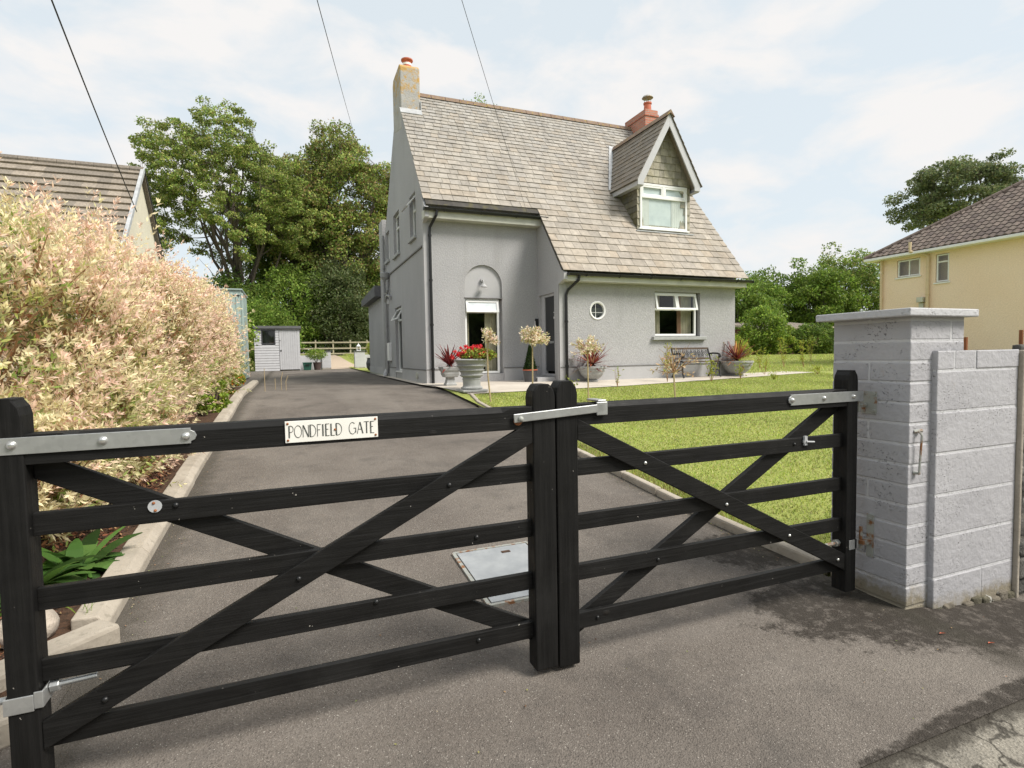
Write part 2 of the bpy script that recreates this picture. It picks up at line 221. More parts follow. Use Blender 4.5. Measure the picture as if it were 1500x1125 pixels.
# ------------------------------------------------------------------ mesh helpers
def wloc(o):
    v = Vector((0, 0, 0))
    while o is not None: v += o.location; o = o.parent
    return v
def meta(o, label=None, cat=None, group=None, kind=None):
    if label: o['label'] = label
    if cat: o['category'] = cat
    if group: o['group'] = group
    if kind: o['kind'] = kind
    return o
def thing(name, label, cat, loc=(0, 0, 0), group=None):
    o = bpy.data.objects.new(name, None); o.empty_display_size = .2; C.objects.link(o); o.location = loc; return meta(o, label, cat, group)
class MB:
    def __init__(s): s.v = []; s.f = []; s.c = []; s.cc = None
    def add(s, vs, fs):
        b = len(s.v); s.v += [tuple(p) for p in vs]; s.f += [tuple(b+i for i in f) for f in fs]
        if s.cc is not None: s.c += [s.cc]*len(fs)
        return s
    def box(s, x0, x1, y0, y1, z0, z1):
        return s.add([(x0, y0, z0), (x1, y0, z0), (x1, y1, z0), (x0, y1, z0), (x0, y0, z1), (x1, y0, z1), (x1, y1, z1), (x0, y1, z1)],
                     [(0, 3, 2, 1), (4, 5, 6, 7), (0, 1, 5, 4), (1, 2, 6, 5), (2, 3, 7, 6), (3, 0, 4, 7)])
    def obox(s, c, ax, ay, az):   # centre and three half-axis vectors
        c, ax, ay, az = map(Vector, (c, ax, ay, az)); P = [c+ax*i+ay*j+az*k for k in (-1, 1) for i, j in ((-1, -1), (1, -1), (1, 1), (-1, 1))]
        return s.add(P, [(0, 3, 2, 1), (4, 5, 6, 7), (0, 1, 5, 4), (1, 2, 6, 5), (2, 3, 7, 6), (3, 0, 4, 7)])
    def bar(s, a, b, w, h, up=(0, 0, 1)):
        a, b = Vector(a), Vector(b); d = (b-a); L_ = d.length; d.normalize(); sx = d.cross(Vector(up)); sx.normalize(); uz = sx.cross(d)
        return s.obox((a+b)/2, d*L_/2, sx*w/2, uz*h/2)
    def tube(s, pts, r, n=8, cap=True):
        pts = [Vector(p) for p in pts]; rs = r if isinstance(r, (list, tuple)) else [r]*len(pts); vs = []; fs = []; ref = None
        for i, p in enumerate(pts):
            d = (pts[min(i+1, len(pts)-1)]-pts[max(i-1, 0)]).normalized()
            if ref is None: ref = d.orthogonal().normalized()
            u = (ref-d*ref.dot(d)).normalized(); ref = u; v = d.cross(u)
            for k in range(n): a = 2*math.pi*k/n; vs.append(p+(u*math.cos(a)+v*math.sin(a))*rs[i])
        for i in range(len(pts)-1):
            for k in range(n): fs.append((i*n+k, i*n+(k+1) % n, (i+1)*n+(k+1) % n, (i+1)*n+k))
        if cap: fs.append(tuple(range(n-1, -1, -1))); fs.append(tuple((len(pts)-1)*n+k for k in range(n)))
        return s.add(vs, fs)
    def lathe(s, prof, c=(0, 0, 0), n=32, sq=False):
        vs = []; fs = []; m = len(prof)
        for (r, z) in prof:
            for k in range(n):
                a = 2*math.pi*(k+.5)/n; f = 1
                if sq: f = 1/max(abs(math.cos(a)), abs(math.sin(a)))
                vs.append((c[0]+r*f*math.cos(a), c[1]+r*f*math.sin(a), c[2]+z))
        for i in range(m-1):
            for k in range(n): fs.append((i*n+k, i*n+(k+1) % n, (i+1)*n+(k+1) % n, (i+1)*n+k))
        fs.append(tuple(range(n-1, -1, -1))); fs.append(tuple((m-1)*n+k for k in range(n)))
        return s.add(vs, fs)
    def prism(s, poly, fn, d0, d1):   # poly of (u,v), fn(u,v,d)->xyz
        n = len(poly); a = [fn(u, v, d0) for u, v in poly]; b = [fn(u, v, d1) for u, v in poly]
        tri = tessellate_polygon([[Vector((u, v, 0)) for u, v in poly]])
        return s.add(a+b, [t for t in tri]+[tuple(n+i for i in reversed(t)) for t in tri]+[(i, (i+1) % n, n+(i+1) % n, n+i) for i in range(n)])
    def panel(s, outer, holes, fn, depth):
        loops = [outer]+holes; flat = [p for l in loops for p in l]
        tri = tessellate_polygon([[Vector((u, v, 0)) for u, v in l] for l in loops]); s.add([fn(u, v, 0) for u, v in flat], list(tri))
        for h in holes:
            n = len(h); s.add([fn(u, v, 0) for u, v in h]+[fn(u, v, depth) for u, v in h], [(i, (i+1) % n, n+(i+1) % n, n+i) for i in range(n)])
        return s
    def build(s, name, mat, parent=None, bevel=0, smooth=False, fixn=False, seg=2):
        me = bpy.data.meshes.new(name); off = wloc(parent) if parent else Vector((0, 0, 0))
        me.from_pydata([(x-off.x, y-off.y, z-off.z) for x, y, z in s.v], [], s.f); me.materials.append(mat)
        if s.c:
            at = me.color_attributes.new('Col', 'FLOAT_COLOR', 'CORNER'); cols = []
            for f, c in zip(s.f, s.c): cols += [c[0], c[1], c[2], 1]*len(f)
            at.data.foreach_set('color', cols)
        if fixn:
            import bmesh; bm = bmesh.new(); bm.from_mesh(me); bmesh.ops.recalc_face_normals(bm, faces=bm.faces); bm.to_mesh(me); bm.free()
        if smooth: me.polygons.foreach_set('use_smooth', [True]*len(me.polygons))
        o = bpy.data.objects.new(name, me); C.objects.link(o)
        if parent: o.parent = parent
        if bevel:
            m = o.modifiers.new('bevel', 'BEVEL'); m.width = bevel; m.segments = seg; m.limit_method = 'ANGLE'; m.angle_limit = R(40)
        return o
def npmesh(name, V, cols, mat, parent=None, k=4):
    # V: (n,k,3) array of separate k-gons; cols: (n,3)
    n = len(V); me = bpy.data.meshes.new(name); off = wloc(parent) if parent else Vector((0, 0, 0)); V = V-np.array(off)
    me.vertices.add(n*k); me.vertices.foreach_set('co', V.reshape(-1).astype(np.float32)); me.loops.add(n*k); me.loops.foreach_set('vertex_index', np.arange(n*k, dtype=np.int32))
    me.polygons.add(n); me.polygons.foreach_set('loop_start', np.arange(0, n*k, k, dtype=np.int32)); me.update(calc_edges=True)
    at = me.color_attributes.new('Col', 'FLOAT_COLOR', 'CORNER'); c4 = np.ones((n, k, 4), np.float32); c4[:, :, :3] = cols[:, None, :]; at.data.foreach_set('color', c4.reshape(-1)); me.materials.append(mat)
    o = bpy.data.objects.new(name, me); C.objects.link(o)
    if parent: o.parent = parent
    return o
def unit(a): return a/np.maximum(np.linalg.norm(a, axis=-1, keepdims=True), 1e-9)
def leaves(P, D, Lg, Wd, N=None):
    """diamond leaves: base P, direction D, length Lg, width Wd"""
    n = len(P); D = unit(D); Lg = np.asarray(Lg, float); Wd = np.asarray(Wd, float)
    N = unit(rng.normal(size=(n, 3))+np.array([0, 0, .8])) if N is None else N
    Sd = unit(np.cross(D, N)); Lg = np.broadcast_to(Lg, n)[:, None]; Wd = np.broadcast_to(Wd, n)[:, None]
    return np.stack([P, P+D*Lg*.45+Sd*Wd*.5, P+D*Lg, P+D*Lg*.45-Sd*Wd*.5], 1)
def pal(n, cs, var=.18):
    cs = np.array(cs); i = rng.integers(0, len(cs), n); c = cs[i]*(1+rng.normal(0, var, (n, 1))); return np.clip(c*(1+rng.normal(0, .06, (n, 3))), .004, .95)
def copy_tree(o, parent=None):
    c = o.copy(); C.objects.link(c); c.parent = parent
    for ch in list(o.children): copy_tree(ch, c)
    return c
def struct(name, mb, mat, **k): o = mb.build(name, mat, **k); o['kind'] = 'structure'; return o

# ------------------------------------------------------------------ terrain
def sst(a): a = np.clip(a, 0, 1); return a*a*(3-2*a)
def g(x, y):
    b = np.interp(y, [-60, 1.2, 2.2, 12, 24, 30, 900], [-1.2, -.01, 0, .70, .79, .85, .85])
    b = b-.09*np.clip(np.asarray(x)-3.0, 0, 3)*np.clip(1-np.maximum(0, np.asarray(y)-2.3)/2, 0, 1)
    b = b+.82*sst((np.asarray(y)-31.5)/10)*(1-sst((np.asarray(x)-10)/8))
    b = b+.27*sst((np.asarray(x)-15)/12)*sst((np.asarray(y)-13)/14)
    return b
def gz(x, y): return float(g(x, y))
def sheet(name, xs, ys, mat, dz=0., kind='structure', jit=0):
    X, Yy = np.meshgrid(xs, ys); Z = g(X, Yy)+dz+(rng.normal(0, jit, X.shape) if jit else 0); mb = MB(); nx, ny = len(xs), len(ys)
    mb.v = [(float(X[j, i]), float(Yy[j, i]), float(Z[j, i])) for j in range(ny) for i in range(nx)]
    mb.f = [(j*nx+i, j*nx+i+1, (j+1)*nx+i+1, (j+1)*nx+i) for j in range(ny-1) for i in range(nx-1)]
    o = mb.build(name, mat, smooth=True); o['kind'] = kind; return o
def lsp(a, b, n): return list(np.linspace(a, b, n))
XS = [-900, -300, -100, -40]+lsp(-20, 60, 81)+[80, 150, 400, 900]
YS = [-60, -20]+lsp(-5, 1, 4)+lsp(1.2, 12, 28)+lsp(12.5, 60, 60)+[80, 150, 400, 900]
sheet('ground', XS, YS, M['grass'], -.03)
sheet('lawn', lsp(3.1, 3.4, 3)+lsp(3.6, 40, 60), [2.42]+lsp(2.6, 12, 26)+lsp(12.4, 33, 40), M['grass'], .035)
sheet('driveway', lsp(-.92, 3.06, 12), lsp(1.25, 2.2, 5)+lsp(2.5, 12, 20)+lsp(12.5, 31.4, 20), M['drive'], .0)
sheet('driveway_apron', lsp(3.06, 6, 8), lsp(1.25, 2.40, 6), M['drive'], .0)
sheet('yard', lsp(-6, -.92, 8), lsp(15, 31.4, 18), M['drive'], -.004)
sheet('yard_edge', lsp(3.06, 4.6, 4), lsp(9.5, 31.4, 22), M['drive'], -.006)
sheet('road', lsp(-6, 12, 40), lsp(-6, 1.30, 20), M['road'], -.006)
sheet('flower_bed', lsp(-7, -1.0, 20), lsp(2.6, 15, 28), M['soil'], .05)
sheet('footway', lsp(-7, -.92, 10), lsp(1.25, 3.2, 6), M['drive'], .002)
# gravel path behind
mb = MB(); pts = [(2.05, 31.4, 3.75, 31.4), (2.0, 33, 3.7, 33.2), (2.05, 36, 3.4, 36), (2.3, 39, 3.1, 39), (2.6, 41, 2.95, 41)]
for a, b in zip(pts, pts[1:]): mb.add([(a[0], a[1], gz(3, a[1])+.012), (a[2], a[3], gz(3, a[3])+.012), (b[2], b[3], gz(3, b[3])+.012), (b[0], b[1], gz(3, b[1])+.012)], [(0, 1, 2, 3)])
struct('gravel_path', mb, M['gravel'])
# paved apron round the house
mb = MB()
for poly in ([(3.05, 12.0), (3.36, 10.72), (7.2, 10.92), (7.2, 12.0)], [(3.05, 12), (7.2, 12), (7.2, 12.28), (6.22, 12.28), (6.22, 13.57), (3.02, 13.57)],
             [(7.2, 10.92), (9.4, 11.25), (11.95, 11.62), (14.2, 12), (7.2, 12)], [(7.2, 12), (14.2, 12), (14.9, 12.2), (14.9, 13.4), (11.95, 12.9), (11.83, 12.28), (7.2, 12.28)]):
    mb.add([(*q, gz(*q)+.05) for q in poly], [tuple(range(len(poly)))])
mb.add([(3.02, 12.12, gz(3, 12)+.045), (3.05, 13.57, .755), (3.14, 13.57, .755), (3.14, 21, .80), (2.92, 21, .80), (2.9, 14, .76)], [(0, 1, 2, 3, 4, 5)])
struct('patio', mb, M['paving'])

# ------------------------------------------------------------------ kerbs
mb = MB(); y = 3.22
while y < 17.5:
    L1 = .9; z0, z1 = gz(-1, y), gz(-1, y+L1); a = random.uniform(-.006, .006)
    pr = [(-.885, -.05), (-.885, .055), (-.925, .10), (-1.035, .105), (-1.035, -.05)]
    n = len(pr); V = [(x+a, y+.006, z0+z) for x, z in pr]+[(x+a, y+L1-.006, z1+z) for x, z in pr]
    mb.add(V, [tuple(range(n)), tuple(range(2*n-1, n-1, -1))]+[(i, n+i, n+(i+1) % n, (i+1) % n) for i in range(n)]); y += L1
struct('kerb_left', mb, M['kerb'], bevel=.008, fixn=True)
mb = MB()
for (ax, ay, bx, by, w_) in ((-.86, 3.18, -1.32, 2.72, .16), (-.98, 2.64, -1.5, 2.3, .2)):
    d = Vector((bx-ax, by-ay, 0)); L1 = d.length; d.normalize(); p = Vector((-d.y, d.x, 0)); mb.obox(((ax+bx)/2, (ay+by)/2, gz(-1, (ay+by)/2)+.05), d*L1/2, p*w_/2, (0, 0, .06))
struct('kerb_return', mb, M['kerb'], bevel=.02)
mb = MB(); y = 2.45
KR = lambda y: np.interp(y, [2.4, 3.3, 4.5, 9.5, 10.9], [3.12, 3.04, 3.07, 3.17, 3.42])
while y < 10.8:
    L1 = random.uniform(.42, .6); y2 = min(y+L1, 10.8); a = (float(KR(y)), y+.006, gz(3, y)+.01); b = (float(KR(y2)), y2-.006, gz(3, y2)+.01+random.uniform(-.006, .006)); mb.bar(a, b, .075, .11); y = y2
struct('kerb_right', mb, M['kerb'], bevel=.018)

# ------------------------------------------------------------------ gate leaves
GY = 2.15
def topround(w_):  # stile top outline across the width
    return [(-w_/2, -.055), (-w_/2+.006, -.028), (-w_/2+.02, -.008), (-w_/4, 0), (w_/4, 0), (w_/2-.02, -.008), (w_/2-.006, -.028), (w_/2, -.055)]
def stile(parent, x0, x1, y0, y1, zb, zt):
    mb = MB(); xc = (x0+x1)/2; w_ = x1-x0; poly = [(x0, zb), ]+[(xc+u, zt+v) for u, v in topround(w_)]+[(x1, zb)]
    mb.prism(poly, lambda u, v, d: (u, d, v), y0, y1); return mb.build('stile', M['woodz'], parent, bevel=.006, fixn=True)
def rail(parent, x0, x1, z, h=.075, name='rail'):
    mb = MB(); mb.box(x0, x1, GY+.03, GY+.055, z-h, z); return mb.build(name, M['woodx'], parent, bevel=.003)
def brace(parent, a, b, y0, y1, h, xl, xr):
    (xa, za), (xb, zb) = a, b; d = Vector((xb-xa, zb-za)); n = Vector((-d.y, d.x)).normalized()*h/2
    m = d.y/d.x; dz = h/2/math.cos(math.atan(m)); f = lambda x, s_: za+m*(x-xa)+s_*dz
    mb = MB(); mb.prism([(xl, f(xl, -1)), (xr, f(xr, -1)), (xr, f(xr, 1)), (xl, f(xl, 1))], lambda u, v, q: (u, q, v), y0, y1); return mb.build('brace', M['woodx'], parent, bevel=.003, fixn=True)
def toprail(parent, x0, x1, chamfL=0, chamfR=0):
    zt, zb = 1.20, 1.105; mb = MB(); a, b = GY+.005, GY+.08; ch = .018
    X = [x0, x0+.10, x0+.14, x1-.14, x1-.10, x1] ; dd = [0, 0, ch, ch, 0, 0]; V = []
    for x, c in zip(X, dd): V += [(x, a, zb), (x, b, zb), (x, b, zt), (x, a+c+.001, zt), (x, a, zt-c-.001)]
    F = [(0, 1, 2, 3, 4), (29, 28, 27, 26, 25)]
    for i in range(5):
        for j in range(5): F.append((i*5+j, (i+1)*5+j, (i+1)*5+(j+1) % 5, i*5+(j+1) % 5))
    mb.add(V, F); return mb.build('top_rail', M['woodx'], parent, bevel=.003, fixn=True)
def dome(parent, x, y, z, r=.011, mat='bolt', name='bolt'):
    mb = MB(); prof = [(r, 0), (r*.92, r*.35), (r*.65, r*.68), (r*.25, r*.86)]; n = 12; vs = []; fs = []
    for q, h in prof:
        for k_ in range(n): a = 2*math.pi*k_/n; vs.append((x+q*math.cos(a), y-h, z+q*math.sin(a)))
    for i in range(3):
        for k_ in range(n): fs.append((i*n+k_, i*n+(k_+1) % n, (i+1)*n+(k_+1) % n, (i+1)*n+k_))
    fs.append(tuple(3*n+k_ for k_ in range(n))); mb.add(vs, fs); return mb.build(name, M[mat], parent, smooth=True, fixn=True)
def strap(parent, x0, x1, z0, z1, tip):
    zc, h = (z0+z1)/2, abs(z1-z0)/2; s_ = 1 if tip == 'R' else -1; xt = x1 if tip == 'R' else x0; xo = x0 if tip == 'R' else x1
    out_ = [(xo, zc-h), (xt-s_*.018, zc-h), (xt-s_*.018, zc-h*.72), (xt-s_*.006, zc-h*.5), (xt, zc), (xt-s_*.006, zc+h*.5), (xt-s_*.018, zc+h*.72), (xt-s_*.018, zc+h), (xo, zc+h)]
    mb = MB(); mb.prism(out_, lambda u, v, d: (u, d, v), GY-.004, GY+.004); return mb.build('hinge_strap', M['galv'], parent, bevel=.001, fixn=True)
# left leaf
gl_ = thing('field_gate', 'long left leaf of the black timber five-bar gates, carrying the white house name plate', 'gate', (-.82, 2.19, .02), 'pair of driveway gates')
stile(gl_, -.865, -.782, GY, GY+.09, .0, 1.315); stile(gl_, .955, 1.062, GY, GY+.085, .03, 1.295)
toprail(gl_, -.785, .957)
for z in (.945, .70, .465, .245): rail(gl_, -.783, .956, z)
brace(gl_, (-.76, .235), (.94, 1.085), GY+.004, GY+.029, .085, -.781, .9545); brace(gl_, (-.76, 1.085), (.94, .20), GY+.056, GY+.081, .08, -.781, .9545)
strap(gl_, -1.0, -.308, 1.14, 1.193, 'R')
for x, z in ((-.81, 1.17), (-.575, 1.168), (-.34, 1.165)): dome(gl_, x, GY-.004, z, .014)
for x, z in ((-.61, .305), (.0, .61), (.58, .90)): dome(gl_, x, GY+.003, z, .010, 'black')
for x, z in ((-.385, .925), (.70, .215), (.28, .46), (.70, .66)): dome(gl_, x, GY+.029, z, .010, 'black')
mb = MB(); mb.box(-.873, -.795, GY-.006, GY-.001, .318, .372); mb.box(-.873, -.868, GY-.001, GY+.10, .318, .372); mb.box(-.775, -.77, GY-.001, GY+.10, .325, .38); mb.box(-.795, -.77, GY-.006, GY-.001, .325, .38); mb.build('hinge_band', M['galv'], gl_, bevel=.003)
mb = MB(); mb.tube([(-.768, GY+.05, .365), (-.64, GY+.05, .372)], .010); mb.tube([(-.768, GY+.05, .365), (-.742, GY+.05, .366)], .021, 6); mb.build('hinge_bolt', M['galv'], gl_, bevel=.002); mb = MB(); mb.tube([(-.87, GY+.05, .345), (-1.02, GY+.05, .345)], .012); mb.build('hinge_bolt', M['galv'], gl_, smooth=False, bevel=.002)
mb = MB(); mb.tube([(-.447, GY+.03, .928), (-.447, GY+.026, .928)], .021, 16); o = mb.build('reflector_disc', M['lead'], gl_)
dome(gl_, -.45, GY+.026, .940, .005, 'rust', 'screw'); dome(gl_, -.446, GY+.026, .914, .005, 'rust', 'screw')
# throw-over latch
mb = MB(); zl = 1.155; mb.obox((1.08, GY-.010, zl+.012), (.218, 0, .012), (0, .004, 0), (-.0015, 0, .0185)); mb.box(1.262, 1.318, GY-.014, GY-.006, 1.146, 1.206)
mb.box(1.268, 1.312, GY-.014, GY+.09, 1.2065, 1.2155); mb.build('latch_loop', M['galv'], gl_, bevel=.003)
dome(gl_, .892, GY-.016, 1.152, .013, 'rusty'); mb = MB(); mb.tube([(.885, GY+.004, 1.143), (.885, GY-.004, 1.143)], .019, 16); mb.build('washer', M['rust'], gl_)
# name plate with drawn letters
mb = MB(); mb.box(-.028, .302, GY-.001, GY+.003, 1.117, 1.196); pl = mb.build('name_plate', M['plate'], gl_, bevel=.001)
def arc(cx, cy, rx, ry, a0, a1, n=14): return [(cx+rx*math.cos(R(a0+(a1-a0)*i/n)), cy+ry*math.sin(R(a0+(a1-a0)*i/n))) for i in range(n+1)]
GLY = {'P': (.55, [[(0, 0), (0, 1)], [(.1, 0), (.1, 1)], [(.1, 1)]+arc(.2, .73, .34, .27, 90, -90)+[(.1, .46)]]),
 'O': (.95, [arc(.45, .5, .43, .5, 0, 360, 26)]), 'N': (.72, [[(0, 0), (0, 1)], [(0, 1), (.6, 0)], [(.08, 1), (.66, .02)], [(.66, 0), (.66, 1)]]),
 'D': (.82, [[(0, 0), (0, 1)], [(.1, 0), (.1, 1)], [(.0, 1)]+arc(.2, .5, .52, .5, 90, -90, 18)+[(.0, 0)]]), 'F': (.52, [[(0, 0), (0, 1)], [(0, 1), (.45, 1)], [(0, .55), (.32, .55)]]),
 'I': (.26, [[(0, 0), (0, 1)], [(.1, 0), (.1, 1)]]), 'E': (.55, [[(0, 0), (0, 1)], [(.1, 0), (.1, 1)], [(0, 1), (.48, 1)], [(.1, .55), (.36, .55)], [(0, 0), (.48, 0)]]),
 'L': (.55, [[(0, 1), (0, 0)], [(.1, 1), (.1, 0)], [(0, 0), (.48, 0)]]), 'G': (.95, [arc(.45, .5, .43, .5, 50, 360, 22), [(.88, .5), (.6, .5)], [(.88, .5), (.88, .1)]]),
 'A': (.78, [[(0, 0), (.34, 1)], [(.34, 1), (.68, 0)], [(.42, 1), (.76, 0)], [(.14, .38), (.58, .38)]]), 'T': (.72, [[(0, 1), (.66, 1)], [(.30, 0), (.30, 1)], [(.38, 0), (.38, 1)]]), ' ': (.62, [])}
txt = 'PONDFIELD GATE'; tw = sum(GLY[c_][0]+.10 for c_ in txt)-.10; H_ = .044; sc = .305/tw; mb = MB(); x = -.0155; 
for c_ in txt:
    w_, st = GLY[c_]
    for line in st:
        for p, q in zip(line, line[1:]):
            a = (x+p[0]*sc, GY-.0018, 1.135+p[1]*H_); b = (x+q[0]*sc, GY-.0018, 1.135+q[1]*H_); mb.obox(((a[0]+b[0])/2, GY-.0018, (a[2]+b[2])/2), ((b[0]-a[0])/2, 0, (b[2]-a[2])/2), (0, .0006, 0), (-(b[2]-a[2])/max(1e-6, math.dist(a, b))*.00085, 0, (b[0]-a[0])/max(1e-6, math.dist(a, b))*.00085))
    x += (w_+.10)*sc
mb.build('lettering', M['ink'], pl)
for x, z in ((-.019, 1.187), (-.019, 1.126), (.293, 1.187), (.293, 1.126), (.145, 1.156)): dome(pl, x, GY-.001, z, .0045, 'rust', 'screw')
# right leaf
gr_ = thing('field_gate', 'short right leaf of the black timber five-bar gates, hung on the painted block pillar', 'gate', (2.9, 2.19, .02), 'pair of driveway gates')
stile(gr_, 1.068, 1.172, GY, GY+.085, .02, 1.305); stile(gr_, 2.88, 2.963, GY, GY+.09, .04, 1.305)
toprail(gr_, 1.170, 2.882)
for z in (.947, .697, .465, .237): rail(gr_, 1.171, 2.881, z)
brace(gr_, (1.18, 1.085), (2.88, .215), GY+.004, GY+.029, .085, 1.173, 2.8785); brace(gr_, (1.24, .20), (2.82, 1.09), GY+.056, GY+.081, .08, 1.173, 2.8785)
strap(gr_, 2.43, 3.0, 1.13, 1.187, 'L')
for x, z in ((2.455, 1.158), (2.69, 1.158), (2.92, 1.158)): dome(gr_, x, GY-.004, z, .013)
for x, z in ((1.53, .905), (2.02, .65), (2.45, .43), (2.82, .24)): dome(gr_, x, GY+.003, z, .009, 'bolt')
for x, z in ((1.28, .20), (1.62, .42), (2.51, .915)): dome(gr_, x, GY+.029, z, .009, 'black')
mb = MB(); mb.tube([(2.585, GY+.028, .925), (2.585, GY+.02, .925)], .016, 12); mb.tube([(2.585, GY+.015, .925), (2.63, GY+.005, .922)], .005, 6); mb.box(2.575, 2.595, GY+.018, GY+.03, .905, .955); mb.build('catch', M['lead'], gr_)
mb = MB(); mb.box(2.90, 2.945, GY-.006, GY-.001, .285, .34); mb.box(2.90, 2.968, GY+.0905, GY+.096, .285, .34); mb.box(2.964, 2.969, GY-.006, GY+.09, .285, .34); mb.build('hinge_band', M['galv'], gr_, bevel=.002)
mb = MB(); mb.tube([(2.878, GY+.05, .315), (2.70, GY+.05, .31)], .011); mb.tube([(2.878, GY+.05, .315), (2.85, GY+.05, .315)], .020, 6); mb.build('hinge_bolt', M['rusty'], gr_)
mb = MB(); mb.tube([(1.172, GY+.07, .445), (1.20, GY+.07, .445)], .008, 8); mb.build('peg', M['black'], gr_)

# ------------------------------------------------------------------ pillars and walls
def pillar(x0, x1, y0, y1, zb, label, hw=True):
    p = thing('block_pillar', label, 'gate pillar', ((x0+x1)/2, (y0+y1)/2, zb)); mb = MB(); z = zb-.1125; i = 0
    while z < 1.59:
        h = .1125; j = .005
        for (u0, u1) in ([(x0, x1)] if i % 2 else [(x0, (x0+x1)/2+.11), ((x0+x1)/2+.12, x1)]):
            a = lambda: random.uniform(.001, .005)
            ysp = [(y0, y1)] if i % 3 else [(y0, (y0+y1)/2-.005), ((y0+y1)/2+.005, y1)]
            for (v0, v1) in ysp: mb.box(u0-(a() if u0 == x0 else 0), u1+(a() if u1 == x1 else 0), v0-(a() if v0 == y0 else 0), v1+(a() if v1 == y1 else 0), z+j, min(z+h-j, 1.595))
        z += h; i += 1
    mb.build('blockwork', M['block'], p, bevel=.006)
    mb = MB(); mb.box(x0+.0005, x1-.0005, y0+.0005, y1-.0005, zb-.1, 1.59); mb.build('mortar', M['blockj'], p)
    mb = MB(); mb.box(x0-.085, x1+.045, y0-.05, y1+.06, 1.592, 1.634); mb.build('coping', M['cap'], p, bevel=.006)
    return p
pr_ = pillar(3.085, 3.54, 1.95, 2.40, 0.0, 'light grey painted block pillar with slab coping beside the right-hand gate leaf')
mb = MB(); mb.box(3.076, 3.0845, 2.125, 2.215, 1.05, 1.18); mb.tube([(3.076, 2.19, 1.10), (3.02, 2.19, 1.10)], .014); mb.tube([(3.02, 2.19, 1.06), (3.02, 2.19, 1.17)], .011)
for y, z in ((2.138, 1.165), (2.20, 1.165), (2.138, 1.07), (2.20, 1.07)): mb.tube([(3.077, y, z), (3.070, y, z)], .010, 8)
mb.build('hinge_bracket', M['rusty'], pr_, bevel=.0015)
mb = MB(); mb.box(3.074, 3.0825, 2.13, 2.17, .22, .47); mb.box(3.00, 3.074, 2.135, 2.165, .30, .325); mb.tube([(3.02, 2.165, .27), (3.02, 2.165, .40)], .010); mb.tube([(3.075, 2.15, .44), (3.068, 2.15, .44)], .010, 8); mb.build('hinge_bracket', M['rusty'], pr_, bevel=.0015)
mb = MB(); mb.tube([(3.14, 1.945, .97), (3.14, 1.925, .965), (3.145, 1.92, .95), (3.135, 1.925, .74)], .006, 6); mb.tube([(3.12, 1.948, .97), (3.16, 1.93, .975)], .010, 8); mb.tube([(3.12, 1.948, .745), (3.15, 1.93, .742)], .008, 8); mb.build('gate_hook', M['rusty'], pr_)
pillar(-1.62, -1.17, 1.95, 2.40, 0.0, 'light grey painted block pillar beside the left-hand gate leaf')
bw = thing('block_wall', 'light grey painted block wall between the gate pillar and the dark stone wall', 'wall', (3.64, 2.0, -.08))
mb = MB(); zz = [(-.09, .14), (.14, .372), (.372, .608), (.608, .84), (.84, 1.07), (1.07, 1.297), (1.297, 1.41)]
for i, (a, b) in enumerate(zz):
    if i < 6: cuts = [3.262, 4.012] if i else [3.262, 3.70, 4.007]
    else: cuts = [3.262, 3.41, 3.60, 4.012]
    for c0, c1 in zip(cuts, cuts[1:]): mb.box(c0+(.004 if c0 > 3.27 else 0), c1-(.004 if c1 < 4.0 else 0), 1.9195-random.uniform(0, .005), 2.10, a+.005, b-.005)
mb.build('blockwork', M['block'], bw, bevel=.006)
mb = MB(); mb.box(3.264, 4.010, 1.9205, 2.095, -.14, 1.405); mb.build('mortar', M['blockj'], bw)
mb = MB()
for i in range(9):
    x = 3.26+i*.085; mb.cc = random.choice([(.10, .09, .06), (.07, .07, .04), (.15, .13, .10)]); mb.box(x, x+.084, 1.895+random.uniform(-.008, .008), 1.95, -.16, -.035+random.uniform(-.02, .02))
mb.build('footing', M['rubble'], bw, bevel=.015)
sw = thing('stone_wall', 'dark rubble stone garden wall at the right edge, next to the painted blocks', 'wall', (4.4, 1.97, -.1)); mb = MB(); z = -.2
while z < 1.34:
    h = random.uniform(.09, .17); x = 4.022
    while x < 5.6:
        w_ = random.uniform(.10, .32); v = random.uniform(.06, .17); mb.cc = (v, v*.95, v*.86); mb.box(x, x+w_-.012, 1.90+random.uniform(-.02, .02), 1.965, z, min(z+h-.012, 1.46)); x += w_
    z += h
mb.build('stones', M['rubble'], sw, bevel=.018)
mb = MB(); mb.cc = (.14, .13, .11); mb.box(4.03, 5.58, 1.92, 1.96, -.2, 1.43); mb.build('mortar', M['rubble'], sw)
mb = MB(); mb.box(4.012, 4.036, 1.893, 1.925, -.1, 1.40); mb.build('mortar_fillet', M['kerb'], bw, bevel=.008)
# low post stubs standing behind the block wall
def stub(x, y, z0, z1, label):
    mb = MB(); mb.tube([(x, y, z0), (x+.004, y, z1)], .012, 8); meta(mb.build('garden_stake', M['rust']), label, 'stake')
stub(3.90, 2.14, gz(3.9, 2.14), 1.485, 'short rusty stake between pillar and block wall top')
stub(4.47, 2.13, gz(4.47, 2.13), 1.53, 'short rusty stake behind the stone wall at the right edge')
